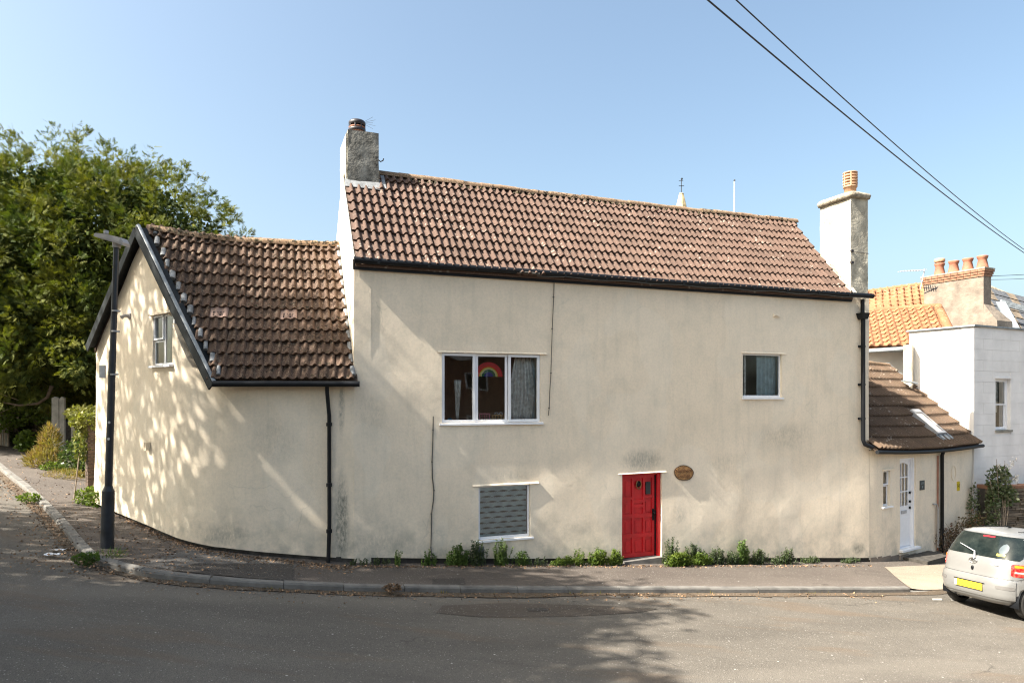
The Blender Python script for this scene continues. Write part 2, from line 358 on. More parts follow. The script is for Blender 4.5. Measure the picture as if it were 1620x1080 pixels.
M['russet'] = leafmat('russet_leaves', (.12, .07, .04), (.09, .08, .035), (.16, .05, .04), 2, .2)
M['wire'] = plain('cable_sheath', (.02, .022, .03), .6, 0, .1, 4, 0)
M['greywire'] = plain('grey_cable', (.09, .085, .075), .7, 0, .2, 8, 0)
# ---------------------------------------------------------------- ground, road, pavement, kerb
def grid_obj(name, xs, ys, zf, mat):
    X, Y = np.meshgrid(xs, ys); nx, ny = len(xs), len(ys)
    V = np.array([(x, y, zf(x, y)) for x, y in zip(X.ravel(), Y.ravel())])
    I = np.arange(nx*ny).reshape(ny, nx)
    Fc = np.stack([I[:-1, :-1].ravel(), I[:-1, 1:].ravel(), I[1:, 1:].ravel(), I[1:, :-1].ravel()], 1)
    return obj_np(name, V, Fc, mat, None, True)
xs = np.r_[np.linspace(-900, -70, 14), np.linspace(-60, 60, 161), np.linspace(70, 900, 14)]
ys = np.r_[np.linspace(-900, -70, 14), np.linspace(-60, 60, 161), np.linspace(70, 900, 14)]
tag(grid_obj('ground', xs, ys, lambda x, y: zp(x, y)-.32, M['earth']), 'bare brown earth reaching out under and beyond the road', kind='structure')
tag(grid_obj('road', np.linspace(-34, 44, 157), np.linspace(-26, 30, 113), lambda x, y: zp(x, y)-.105+.012*mnoise.noise((x*.4, y*.4, 0)), M['road']),
    'worn asphalt road in front of the cottage, half of it in tree shade', kind='structure')
KPX = [(-260, 640), (-150, 668), (-70, 695), (0, 739), (40, 771), (75, 805), (100, 833), (122, 861), (143, 880), (168, 888), (220, 901), (300, 911), (400, 919),
       (500, 924), (620, 927), (800, 929), (1000, 929.5), (1200, 930), (1440, 929.5), (1500, 924)]
kp = []
for q in KPX[2:]:
    p = GP(*q); kp.append((p[0], p[1]))
kp = [(kp[0][0]-9.5, kp[0][1]+7.2), (kp[0][0]-4.8, kp[0][1]+4.0)] + kp
l = kp[-1]; kp += [(l[0]+ux*3, l[1]+uy*3), (l[0]+ux*9, l[1]+uy*9), (l[0]+ux*24, l[1]+uy*24)]
def catmull(P, step):
    out = []
    for i in range(len(P)-1):
        p0, p1, p2, p3 = (np.array(P[max(i-1, 0)]), np.array(P[i]), np.array(P[i+1]), np.array(P[min(i+2, len(P)-1)]))
        n = max(1, int(np.linalg.norm(p2-p1)/step))
        for k in range(n):
            u = k/n; out.append(tuple(.5*((2*p1)+(-p0+p2)*u+(2*p0-5*p1+4*p2-p3)*u*u+(-p0+3*p1-3*p2+p3)*u**3)))
    out.append(tuple(P[-1])); return out
kc = catmull(kp, .22)
def offs(c, d):                                    # offset to the house side (left of travel)
    o = []
    for i in range(len(c)):
        a, b = c[max(i-1, 0)], c[min(i+1, len(c)-1)]; dx, dy = b[0]-a[0], b[1]-a[1]; L = math.hypot(dx, dy)
        o.append((c[i][0]-dy/L*d, c[i][1]+dx/L*d))
    return o
# pavement and garden soil: strips running inland from the kerb
def inland(p, w):                                  # towards the house
    q = np.array(p)+np.array((-.32, .947))*w; return tuple(q)
ki = offs(kc, .13)
dropx = GP(1440, 930)[0]; KNEAR = [p for p in ki if dropx-2 < p[0] < dropx+9]
def zpv(x, y):                                      # footway, dipping to the dropped kerb by the driveway
    f = min(1, max(0, (x-dropx+.3)/.7))
    if f == 0: return zp(x, y)
    d = min(math.hypot(x-a, y-b) for a, b in KNEAR); return zp(x, y)-.085*f*min(1, max(0, 1-(d-.15)/1.1))
def strip(name, rows, zf, mat, label):
    n = len(rows[0]); V = [(x, y, zf(x, y)) for r in rows for x, y in r]; m = len(rows)
    Fc = np.array([(i*n+j, i*n+j+1, (i+1)*n+j+1, (i+1)*n+j) for i in range(m-1) for j in range(n-1)])
    return tag(obj_np(name, V, Fc, mat, None, True), label, kind='structure')
strip('pavement', [[inland(p, w) for p in ki] for w in (0, .4, .9, 1.5, 2.2, 3., 4., 5., 6.)], lambda x, y: zpv(x, y)+.008*mnoise.noise((x*.7, y*.7, 3)), M['pave'],
      'tarmac footway curving round the foot of the cream cottage')
strip('garden_ground', [[inland(p, w) for p in ki[::3]] for w in (5.9, 9, 14, 22, 34, 60)], lambda x, y: zp(x, y)-.01, M['earth'], 'dark soil of the garden behind the low wall')
# garden soil between the footway and the gate posts on the left
kerb = thing('kerb', 'weathered concrete kerb edging the footway round the corner', None, (kc[40][0], kc[40][1], zp(*kc[40])), kind='structure')
dropx = GP(1440, 930)[0]; KNEAR = [p for p in ki if dropx-2 < p[0] < dropx+9]
def kerb_piece(i0, i1):
    mb = MB(); drop = 0.; mid = kc[(i0+i1)//2]
    drop = .085*min(1, max(0, (mid[0]-dropx+.3)/.7)); jz = random.uniform(-.006, .006)
    pts = []
    for i in range(i0, i1+1):
        a, b = kc[max(i-1, 0)], kc[min(i+1, len(kc)-1)]; L = math.hypot(b[0]-a[0], b[1]-a[1]); nx, ny = -(b[1]-a[1])/L, (b[0]-a[0])/L
        x, y = kc[i]; g = .004*(1 if i == i0 else -1 if i == i1 else 0); tx, ty = (b[0]-a[0])/L, (b[1]-a[1])/L; x += tx*g; y += ty*g
        z = zp(x, y)+.006+jz-drop
        for (o, dz) in ((-.006, -.16), (0, -.03), (.018, -.004), (.128, .0), (.13, -.12)): pts.append((x+nx*o, y+ny*o, z+dz))
    n = i1-i0+1
    mb.add(pts, [(k*5+j, (k+1)*5+j, (k+1)*5+j+1, k*5+j+1) for k in range(n-1) for j in range(4)]+[tuple(range(5)), tuple(range((n-1)*5, n*5))])
    return mb.build('kerb_stone', M['concrete'], kerb)
i = 0
while i+4 < len(kc):
    if -17.5 < kc[i][0] < 14: kerb_piece(i, i+4)
    i += 4
# newer tarmac reinstatements in the footway (flush sheets a few millimetres proud)
def patch(name, pxs, mat, label, dz=.006, road=False, cut=.0):
    P = [GP(x, y, (-.105 if road else 0)) for x, y in pxs]; n = len(P); cxm = sum(p[0] for p in P)/n; cym = sum(p[1] for p in P)/n
    V = []; rings = 6
    for r in range(rings, -1, -1):
        f = r/rings
        for i2 in range(n):
            for h in range(6):
                a, b = P[i2], P[(i2+1) % n]; x = a[0]+(b[0]-a[0])*h/6; y = a[1]+(b[1]-a[1])*h/6
                x = cxm+(x-cxm)*f; y = cym+(y-cym)*f
                nz = .012*mnoise.noise((x*.4, y*.4, 0)) if road else .008*mnoise.noise((x*.7, y*.7, 3))
                V.append((x, y, (zp(x, y)-.105 if road else zpv(x, y))+nz+dz))
    m = n*6; Fc = np.array([(r*m+j, r*m+(j+1) % m, (r+1)*m+(j+1) % m, (r+1)*m+j) for r in range(rings) for j in range(m)])
    return tag(obj_np(name, V, Fc, mat), label, kind='structure')
patch('path_patch', [(222, 893), (300, 868), (470, 893), (455, 914), (330, 909)], M['oldtar'], 'smoother grey tarmac repair in the footway below the curved wall')
patch('path_patch', [(270, 902), (310, 891), (464, 893), (464, 919), (385, 914)], M['newtar'], 'dark square-edged tarmac repair beside the kerb', .011)
patch('path_patch', [(684, 915), (735, 915), (737, 925), (684, 925)], M['newtar'], 'small dark rectangular cover patch in the footway', .008)
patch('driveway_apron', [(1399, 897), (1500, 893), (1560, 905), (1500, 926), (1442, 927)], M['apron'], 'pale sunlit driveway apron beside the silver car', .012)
patch('road_patch', [(700, 958), (800, 953), (930, 957), (1040, 963), (1010, 969), (900, 975), (760, 976), (690, 970)], M['stainedtar'], 'long reddish-grey worn strip in the road near the kerb', .006, True)
patch('tar_smear', [(832, 962), (858, 961), (868, 963), (866, 966), (836, 967)], M['newtar'], 'small black tar smear in the shaded road', .012, True)
for a, b2 in (((1474, 947), (1490, 950)), ((1503, 947), (1524, 950))):
    mk = patch('road_marking', [(a[0], a[1]), (b2[0], a[1]), (b2[0]+1, b2[1]), (a[0]+2, b2[1])], plain('worn_white_paint', (.30, .29, .27), .8, 0, .3, 20), 'short worn white parking dash on the road behind the silver car', .012, True)

silt_rows = [[], [], []]
ks = [i for i in range(30, len(kc)-1) if kc[i][0] < 9]; ko = [offs(kc, -.02), None]
for i in ks:
    wdt = .10+.16*max(0, mnoise.noise((i*.13, 1.7, 0))+.35)+.05*mnoise.noise((i*.9, 4, 0))
    a, b = kc[i-1], kc[i+1]; L = math.hypot(b[0]-a[0], b[1]-a[1]); nx, ny = -(b[1]-a[1])/L, (b[0]-a[0])/L
    for r, (o, h) in enumerate(((-.0, .022), (-wdt*.5, .016), (-wdt, .0105))): silt_rows[r].append((kc[i][0]+nx*o, kc[i][1]+ny*o, h))
n_ = len(ks); V = [(x, y, zp(x, y)-.105+h) for r in silt_rows for x, y, h in r]
tag(obj_np('gutter_silt', V, np.array([(r*n_+j, r*n_+j+1, (r+1)*n_+j+1, (r+1)*n_+j) for r in range(2) for j in range(n_-1)]), M['silt'], None, True), 'uneven brown silt lying in the gutter along the kerb', kind='structure')
# dead leaves gathered in the gutter and under the curved wall
def scatter(name, mat, parent, TV, TF, P, D, SC, smooth=False, roll=None):
    P = np.asarray(P, float); D = np.asarray(D, float); D = D/np.linalg.norm(D, axis=1)[:, None]; n = len(P)
    a = rng.normal(size=(n, 3)) if roll is None else roll
    X = np.cross(a, D); X /= np.linalg.norm(X, axis=1)[:, None]+1e-9; Zz = np.cross(X, D)
    TV = np.asarray(TV, float); k = len(TV); SC = np.asarray(SC).reshape(n, 1, 1)
    V = P[:, None, :]+SC*(TV[None, :, 0:1]*X[:, None, :]+TV[None, :, 1:2]*D[:, None, :]+TV[None, :, 2:3]*Zz[:, None, :])
    TF = np.asarray(TF); Fc = (TF[None]+(np.arange(n)*k)[:, None, None]).reshape(-1, TF.shape[1])
    return obj_np(name, V.reshape(-1, 3), Fc, mat, parent, smooth)
LEAF = ([(0, 0, 0), (.32, .45, .08), (0, 1, 0), (-.32, .45, .08)], [(0, 1, 2, 3)])
lp, ld = [], []
for _ in range(9500):
    i = random.randrange(40, len(kc)-1); x, y = kc[i]
    if x > 3.2 and random.random() < .7: continue
    if x > 7: continue
    o = -abs(random.gauss(0, .10))-.01 if random.random() < .75 else -random.random()*.9*random.random()
    q = offs(kc[max(0, i-1):i+2], o)[1]; x = q[0]+random.uniform(-.1, .1); y = q[1]+random.uniform(-.03, .03)
    if x < -10 and random.random() < .5: x -= random.random(); 
    lp.append((x, y, zp(x, y)-.092)); ld.append((random.gauss(0, 1), random.gauss(0, 1), random.uniform(-.05, .35)))
for _ in range(2600):                                # along the wall foot, on the footway
    px = random.choice([random.uniform(200, 560), random.uniform(560, 1380)]) if random.random() < .85 else random.uniform(150, 330)
    py = np.interp(px, [145, 185, 240, 300, 340, 400, 450, 515, 560, 1390], [786, 809, 837, 860, 872, 880, 885, 892, 895, 894])+abs(random.gauss(0, 5 if px < 560 else 1.6))
    p = GP(px, py); lp.append((p[0], p[1], p[2]+.006)); ld.append((random.gauss(0, 1), random.gauss(0, 1), random.uniform(-.05, .3)))
for _ in range(4200):                                # thin scatter under the lamp post and up the side street
    p = GP(random.gauss(260, 130) if random.random() < .6 else random.uniform(0, 420), random.uniform(700, 905)); x, y = p[0]+random.gauss(0, .3), p[1]
    lp.append((x, y, zp(x, y)+.006)); ld.append((random.gauss(0, 1), random.gauss(0, 1), random.uniform(-.05, .2)))
tag(scatter('leaf_litter', M['litter'], None, *LEAF, lp, ld, rng.uniform(.02, .055, len(lp))), 'brown dead leaves gathered along the kerb and the wall foot', kind='stuff')
# crumpled pale litter
for (px, py, lab) in ((82, 880, 'flattened white paper scrap lying in the side street gutter'), (92, 873, 'small pale crumpled scrap just above the flattened paper')):
    p = GP(px, py, -.1); mb = MB(); n = 7
    V = [(p[0]+(i-3)*.035, p[1]+(j-1)*.05+random.gauss(0, .01), zp(p[0], p[1])-.075+random.uniform(0, .03)) for j in range(3) for i in range(n)]
    mb.add(V, [(j*n+i, j*n+i+1, (j+1)*n+i+1, (j+1)*n+i) for j in range(2) for i in range(n-1)])
    tag(mb.build('paper_scrap', M['white']), lab, 'litter')
# ---------------------------------------------------------------- the cottage
cot = thing('cottage', 'cream rendered cottage with brown tiled roof, red door and lower curved wing at its left', 'house', FP(6, 2, zp(*FP(6, 2, 0)[:2])))
def wall(name, mat, parent, path, s0, s1, ztop, zbot, openings=(), thick=.28, disp=None, step=.16):
    sc = sorted(set([round(v, 4) for v in np.arange(s0, s1, step)]+[s1]+[e for o in openings for e in o[:2]]))
    zmin = min(zbot(s) for s in sc); zmax = max(ztop(s) for s in sc)
    zc = sorted(set([round(v, 4) for v in np.arange(zmin, zmax, step)]+[zmax]+[e for o in openings for e in o[2:4]]))
    nz = len(zc); Fv, Bv = [], []
    for s in sc:
        x, y, nx, ny = path(s); a, b = zbot(s), ztop(s)
        for z in zc:
            zz = min(max(z, a), b); d = disp(s, zz) if disp else 0
            Fv.append((x+nx*d, y+ny*d, zz)); Bv.append((x-nx*thick, y-ny*thick, zz))
    def ok(i, j):
        if not (0 <= i < len(sc)-1 and 0 <= j < nz-1): return False
        sm, zm = (sc[i]+sc[i+1])/2, (zc[j]+zc[j+1])/2
        for o in openings:
            if o[0] < sm < o[1] and o[2] < zm < o[3]: return False
        q = [Fv[i*nz+j], Fv[(i+1)*nz+j], Fv[(i+1)*nz+j+1], Fv[i*nz+j+1]]
        return max(q[3][2]-q[0][2], q[2][2]-q[1][2]) > 1e-4
    V = Fv+Bv; n = len(Fv); Fc, sm = [], []; E = []
    for i in range(len(sc)-1):
        for j in range(nz-1):
            if not ok(i, j): continue
            a, b, c, d = i*nz+j, (i+1)*nz+j, (i+1)*nz+j+1, i*nz+j+1
            Fc.append((a, b, c, d)); sm.append(True); Fc.append((n+a, n+d, n+c, n+b)); sm.append(True)
            for (p, q, di, dj) in ((a, b, 0, -1), (b, c, 1, 0), (c, d, 0, 1), (d, a, -1, 0)):
                if not ok(i+di, j+dj): E.append((p, q))
    for p, q in E:
        k = len(V); V += [Fv[p], Fv[q], Bv[q], Bv[p]]; Fc.append((k, k+1, k+2, k+3)); sm.append(False)
    o = obj_np(name, V, Fc, mat, parent); o.data.polygons.foreach_set('use_smooth', sm); return o
def line_path(p0, d, n): return lambda s: (p0[0]+d[0]*s, p0[1]+d[1]*s, n[0], n[1])
EA = lambda t: 2.40 + .03*t/12                       # top of the facade wall
RIDGE_W, RIDGE_Z = 1.70, 4.50
def slope_z(w): return 2.50+(w+.02)*(RIDGE_Z-2.50)/(RIDGE_W+.02)
def back_z(w): return RIDGE_Z-.93*(w-RIDGE_W)
def fdisp(t, z):
    return .020*mnoise.noise((t*.55, z*.6, 1.3))+.010*mnoise.noise((t*1.9, z*1.7, 4.1))+.0022*mnoise.noise((t*8, z*7, 9.))
# openings (t0, t1, z0, z1)
def opening(x0, x1, y0, y1):
    xm = (x0+x1)/2; return [round(v, 4) for v in (ft(x0), ft(x1), fz(y1, xm), fz(y0, xm))]
W1 = opening(699, 855, 559, 668); W2 = opening(757, 839, 766, 851); W3 = opening(1175, 1237, 559, 628); DR = opening(984, 1047, 748, 893)
base = lambda t: zp(*FP(t, 0, 0)[:2])
PL = .10
DR[2] = base(DR[0])-.02
wb = lambda t: base(t)+PL
wall('wall', M['wall'], cot, line_path(K, (ux, uy), (uy, -ux)), 0, 12.02, EA, wb, [W1, W2, W3, DR], .3, fdisp, .14)
# dark plinth set back under the render
mb = MB()
for (p0_, p1_) in ((-.3, DR[0]-.02), (DR[1]+.02, 12.02)):
    mb = MB(); n_ = round((p1_-p0_)/.45)
    for k in range(n_):
        t, t2 = p0_+(p1_-p0_)*k/n_, p0_+(p1_-p0_)*(k+1)/n_; mb.box(FW, t, t2, -.3, -.035+random.uniform(-.008, .008), base(t2)-.3, wb(t2)+.03)
    mb.build('plinth', M['dark'], cot)
gz = lambda w: min(slope_z(w) if w < RIDGE_W else back_z(w), 9)-.06
wall('wall', M['wall'], cot, line_path(FP(0, 0, 0), (-uy, ux), (-ux, -uy)), 0, 4.3, gz, lambda s: -3.2, [], .3, lambda s, z: .006*mnoise.noise((s*2, z*2, 0)), .2)
wall('wall', M['wall'], cot, line_path(FP(11.45, 0, 0), (-uy, ux), (ux, uy)), .30, 4.3, gz, lambda s: -4.3, [], .3, None, .3)
wall('wall', M['wall'], cot, line_path(FP(0, 4.3, 0), (ux, uy), (-uy, ux)), 0, 12.0, lambda s: back_z(4.3)-.05, lambda s: -4.2, [], .3, None, .8)
mb = MB(); mb.box(FW, .3, 11.7, -4., -.31, -.55, -.50); mb.box(FW, .3, 11.7, -4., -.31, 2.2, 2.24)
for t in (4.4, 8.0): mb.box(FW, t, t+.1, -4., -.31, -3.6, 2.2)
mb.build('inner_floor', M['interior'], cot)

# roof tiles
def tile_mesh(name, w, L, rolls, rh, th, mat):
    prof = []; pw = w/rolls
    for r in range(rolls):
        x0 = -w/2+r*pw
        prof += [(x0, 0.), (x0+pw*.40, 0.)]
        prof += [(x0+pw*(.40+.60*k/4), rh*math.sin(math.pi*k/4)**.8) for k in range(1, 4)]
    prof.append((w/2, 0.)); n = len(prof)
    V = [(x, 0, z+th) for x, z in prof]+[(x, L, z) for x, z in prof]
    V += [(x, 0, z+th) for x, z in prof]+[(x, .012, -.004+z*.35) for x, z in prof]
    Fc = [(k, k+1, n+k+1, n+k) for k in range(n-1)]+[(2*n+k, 3*n+k, 3*n+k+1, 2*n+k+1) for k in range(n-1)]
    me = mesh_np(name, V, Fc, mat); me.polygons.foreach_set('use_smooth', [True]*(n-1)+[False]*(n-1)); return me
def basis(p, r, u):
    r = Vector(r).normalized(); u = Vector(u); u = (u-r*u.dot(r)).normalized(); n = r.cross(u)
    return Matrix(((r.x, u.x, n.x, p[0]), (r.y, u.y, n.y, p[1]), (r.z, u.z, n.z, p[2]), (0, 0, 0, 1)))
def jitter(Mx, a=.012):
    if random.random() < .035: Mx = Mx @ Matrix.Translation((random.gauss(0, .008), -random.uniform(.01, .04), .006)) @ Matrix.Rotation(random.gauss(0, .045), 4, 'Z')
    return Mx @ Matrix.Translation((random.gauss(0, .003), random.gauss(0, .005), random.uniform(0, .006))) @ Matrix.Rotation(random.gauss(0, a), 4, 'Z') @ Matrix.Rotation(random.gauss(0, a), 4, 'Y')
def lay(parent, me, mats, joined):
    """mats: tile placements; those not joined become parts sharing one mesh"""
    pl = Vector(LOC[parent.name]); first = None
    for Mx in mats:
        L = Mx.copy(); L.translation = L.translation-pl
        if first is None:
            first = bpy.data.objects.new('tile', me); C.objects.link(first); first.parent = parent; first.matrix_local = L
        else: copy_obj(first, parent, L)
    if joined:
        n = len(me.vertices); co = np.empty(n*3, dtype=np.float32); me.vertices.foreach_get('co', co); co = co.reshape(-1, 3)
        faces = np.array([tuple(p.vertices) for p in me.polygons]); sm = [p.use_smooth for p in me.polygons]
        V, Fc = [], []
        for k, Mx in enumerate(joined):
            A = np.array(Mx); V.append(co@A[:3, :3].T+A[:3, 3]); Fc.append(faces+k*n)
        o = obj_np('tile', np.concatenate(V), np.concatenate(Fc), me.materials[0], parent)
        o.data.polygons.foreach_set('use_smooth', sm*len(joined)); o['kind'] = 'stuff'
EAVE_W, EAVE_Z = -.12, 2.40
slope_v = Vector(FP(0, RIDGE_W, RIDGE_Z))-Vector(FP(0, EAVE_W, EAVE_Z)); SL = slope_v.length
def mainP(t, v, lift=0.):                            # v metres up the slope
    p = Vector(FP(t, EAVE_W, EAVE_Z))+slope_v*(v/SL); p.z += lift-.035*math.sin(math.pi*min(1, max(0, t/12)))*1.+.012*mnoise.noise((t*.5, v, 2.)); return p
mroof = MB()
mroof.hexa([FP(0.02, EAVE_W+.03, EAVE_Z-.10), FP(11.42, EAVE_W+.03, EAVE_Z-.10), FP(0.02, RIDGE_W, RIDGE_Z-.13), FP(11.42, RIDGE_W, RIDGE_Z-.13),
            FP(0.02, EAVE_W+.03, EAVE_Z-.05), FP(11.42, EAVE_W+.03, EAVE_Z-.05), FP(0.02, RIDGE_W, RIDGE_Z-.07), FP(11.42, RIDGE_W, RIDGE_Z-.07)])
mroof.hexa([FP(.02, RIDGE_W, RIDGE_Z-.13), FP(11.42, RIDGE_W, RIDGE_Z-.13), FP(.02, 4.5, back_z(4.5)-.08), FP(11.42, 4.5, back_z(4.5)-.08),
            FP(.02, RIDGE_W, RIDGE_Z-.05), FP(11.42, RIDGE_W, RIDGE_Z-.05), FP(.02, 4.5, back_z(4.5)), FP(11.42, 4.5, back_z(4.5))])
mroof = mroof.build('roof', M['tile'], cot)
MT = tile_mesh('tile', .30, .335, 2, .054, .046, M['tile'])
CH1 = (.07, .67, 1.42, 2.44)                          # left stack footprint t0 t1 w0 w1
mats, joined = [], []
GA = SL/9.65
for j in range(10):
    for i in range(38):
        t = .165+.297*i; v = -.03+GA*j
        w = EAVE_W+(v+.2)/SL*(RIDGE_W-EAVE_W)
        if t < CH1[1]+.08 and w > CH1[2]-.06: continue
        Mx = jitter(basis(mainP(t, v, .006), (ux, uy, 0), slope_v))
        (mats if i < 16 else joined).append(Mx)
lay(mroof, MT, mats, joined)
def ridge_run(parent, pts, r, seg, mat, name='ridge_tile'):
    P = [Vector(p) for p in pts]; out = []
    for a, b in zip(P[:-1], P[1:]):
        n = max(1, round((b-a).length/seg))
        for k in range(n): out.append((a+(b-a)*k/n, a+(b-a)*(k+1)/n))
    for a, b in out:
        d = (b-a).normalized(); a2 = a-d*.012; sd = d.cross(Vector((0, 0, 1))).normalized(); m = MB(); jz = random.uniform(-.012, .012); V = []
        for q, rr in ((a2, r*1.06), (b, r)):
            for k in range(9):
                an = math.pi*(k/8)*1.16-.08*math.pi
                nn = .012*mnoise.noise((q.x*9+k, q.y*9, k*.7))
                V.append(q+sd*(math.cos(an)*(rr+nn))+Vector((0, 0, math.sin(an)*(rr+nn)*.85+jz)))
        m.add(V, [(k, k+1, 9+k+1, 9+k) for k in range(8)], True); m.add(V[:9], [tuple(range(9))]); m.add(V[9:], [tuple(range(9))])
        m.build(name, mat, parent)
ridge_run(mroof, [FP(t, RIDGE_W+.02, RIDGE_Z+.05-.035*math.sin(math.pi*t/12)+.012*mnoise.noise((t*.5, 9, 2))) for t in (.68, 2.5, 4.5, 6.5, 8.5, 10., 11.44)], .10, .42, M['ridge'])
# verge mortar at both ends
mb = MB()
for j in range(10):
    for k in range(2):
        v = GA*j+k*.14; p = mainP(.0, v, 0); mb.beam(mainP(-.02, v, .0+random.uniform(-.006, .006)), mainP(-.02, v+.15, .0), .04, .055, (0, 0, 1))
mb.build('verge_mortar', M['mortar'], mroof)
# fascia and gutter
mb = MB(); mb.box(FW, -.02, 11.44, .006, .055, 2.26, 2.42)
mb.build('fascia', M['black'], cot)
mb = MB(); gp = [FW(t, .150, 2.405-.004*math.sin(t*1.3)) for t in np.linspace(-.02, 11.98, 22)]
mb.tube(gp, .058, 10)
for t in np.arange(.4, 11.9, .9): mb.box(FW, t-.02, t+.02, .05, .215, 2.36, 2.43)
mb.build('gutter', M['black'], cot)
# cable along the fascia with a joint box
mb = MB(); mb.tube([FW(t, .19, 2.36+.012*math.sin(t*5)-.02) for t in np.linspace(3.4, 11.9, 50)], .007, 5)
mb.tube([FW(3.05, .2, 2.38), FW(3.2, .2, 2.385), FW(3.45, .2, 2.37)], .02, 6)
mb.build('eaves_cable', M['greywire'], cot)

# left chimney stack
def stackbox(mb, t0, t1, w0, w1, z0, z1, sub=5, amp=.02, taper=.0):
    for (a, b) in (((t0, w0), (t1, w0)), ((t1, w0), (t1, w1)), ((t1, w1), (t0, w1)), ((t0, w1), (t0, w0))):
        V = []; nn = 6
        for i in range(sub*2+1):
            f = i/(sub*2); z = z0+(z1-z0)*f
            for k in range(nn+1):
                g = k/nn; t = a[0]+(b[0]-a[0])*g; w = a[1]+(b[1]-a[1])*g; cm, cw = (t0+t1)/2, (w0+w1)/2
                e = 1-taper*f; t = cm+(t-cm)*e; w = cw+(w-cw)*e
                dd = amp*mnoise.noise((t*4, w*4, z*3)); V.append(FP(t+(dd if a[0] == b[0] else 0), w+(dd if a[1] == b[1] else 0), z))
        m = nn+1; mb.add(V, [(i*m+k, i*m+k+1, (i+1)*m+k+1, (i+1)*m+k) for i in range(sub*2) for k in range(nn)], True)
    mb.box(lambda a, b, c: FP(a, b, c), t0+.02, t1-.02, w0+.02, w1-.02, z1-.02, z1)
st = thing_part = MB(); stackbox(st, *CH1, 3.2, 5.26, 8, .022)
chim = st.build('chimney', M['stack'], cot)
# sunlit side of the stack: its brightness is put into a paler slab
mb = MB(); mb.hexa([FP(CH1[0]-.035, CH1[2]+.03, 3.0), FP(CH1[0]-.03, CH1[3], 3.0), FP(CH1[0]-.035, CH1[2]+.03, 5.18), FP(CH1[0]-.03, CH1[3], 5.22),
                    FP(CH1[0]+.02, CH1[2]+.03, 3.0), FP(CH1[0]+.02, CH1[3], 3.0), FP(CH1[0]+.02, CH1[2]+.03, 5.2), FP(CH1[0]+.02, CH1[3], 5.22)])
mb.build('lit_flank', M['stack_pale'], chim)
mb = MB(); v0 = (CH1[2]-EAVE_W)/(RIDGE_W-EAVE_W)*SL
for t in (.0, .15, .30, .45, .60): mb.beam(mainP(t+.08, v0-.17, .065), mainP(t+.08, v0+.02, .10), .15, .012, (0, 0, 1))
mb.beam(mainP(.745, v0-.12, .075), mainP(.745, v0+.42, .085), .13, .02)
mb.build('flashing', M['pale_mortar'], chim)
pc = Vector(FP(.30, 1.80, 5.26))
mb = MB(); mb.lathe(pc, [(.15, -.02), (.135, .16), (.16, .18)], 16); mb.build('chimney_pot', M['pot_red'], chim)
mb = MB(); mb.lathe(pc, [(.165, .12), (.172, .14), (.172, .17), (.150, .175)], 16); mb.lathe(pc, [(.155, .24), (.170, .26), (.170, .30), (.15, .33), (.04, .34)], 16)
for k in range(8):
    a = k*math.pi/4; mb.tube([pc+Vector((.15*math.cos(a), .15*math.sin(a), .17)), pc+Vector((.15*math.cos(a), .15*math.sin(a), .25))], .022, 5)
mb.lathe(pc, [(.11, .15), (.11, .26)], 12); mb.build('pot_cowl', M['pot_black'], chim)
mb = MB(); mb.lathe(pc, [(.160, .178), (.168, .19), (.160, .21)], 16); mb.build('cowl_band', M['pot_red'], chim)
mb = MB(); mb.tube([FP(.68, 1.5, 4.76), FP(.72, 1.5, 4.73), FP(.77, 1.5, 4.76), FP(.78, 1.5, 4.80)], .012, 5)
for k in range(5): mb.tube([pc+Vector((.1, 0, .3)), pc+Vector((.32+.05*k % .1, 0, .18+.06*k))], .003, 3)
mb.build('bracket', M['greywire'], chim)

# right chimney stack, rising from the gable foot
mb = MB(); mb.box(lambda a, b, c: FP(a, b, c), 11.47, 12.0, .30, .90, -4.3, 2.32); mb.build('chimney_breast', M['wall'], cot)
mb = MB(); CH2 = (11.46, 11.985, .0, .93); stackbox(mb, CH2[0], CH2[1], -.004, CH2[3], 2.30, 4.70, 9, .016)
ch2 = mb.build('chimney', M['stack_pale'], cot); ch2['label'] = 'tall pale chimney with oversailing stone cap at the right gable'
mb = MB(); bx2 = lambda a, b, c: FP(a, b, c)
n = 26; cc = ((CH2[0]+CH2[1])/2, CH2[3]/2); V = []
for zz, g in ((4.70, -.01), (4.72, .075), (4.80, .095), (4.845, .07), (4.87, -.03)):
    for k in range(n):
        a = 2*math.pi*k/n; ca, sa = math.cos(a), math.sin(a); e = .28
        tt = cc[0]+(abs(ca)**e*math.copysign(1, ca))*(.2625+g); ww = cc[1]+(abs(sa)**e*math.copysign(1, sa))*(.465+g)
        V.append(FP(tt+.008*mnoise.noise((k*1.1, zz*9, 0)), ww, zz+.02*mnoise.noise((k*.5, zz*3, 5))))
mb.add(V, [(i*n+k, i*n+(k+1) % n, (i+1)*n+(k+1) % n, (i+1)*n+k) for i in range(4) for k in range(n)], True); mb.add(V[-n:], [tuple(range(n))])
mb.build('chimney_cap', M['cap'], ch2)
pc = Vector(FP(11.74, .28, 4.86)); mb = MB()
mb.lathe(pc, [(.13, -.05), (.135, .18), (.155, .185), (.16, .22), (.145, .23)], 18)
for k, z in enumerate((.26, .33, .40, .47)): mb.lathe(pc, [(.10, z-.02), (.155, z-.02), (.168, z+.02), (.10, z+.025)], 18)
mb.lathe(pc, [(.12, .52), (.16, .52), (.165, .55), (.12, .56)], 18)
for k in range(6):
    a = k*math.pi/3+.2; q = Vector((.15*math.cos(a), .15*math.sin(a), 0)); mb.tube([pc+q+Vector((0, 0, .2)), pc+q+Vector((0, 0, .54))], .02, 5)
mb.build('chimney_pot', M['pot_buff'], ch2)
mb = MB(); mb.lathe(pc, [(.095, .1), (.095, .5)], 12); mb.build('pot_liner', M['pot_black'], ch2)
mb = MB()
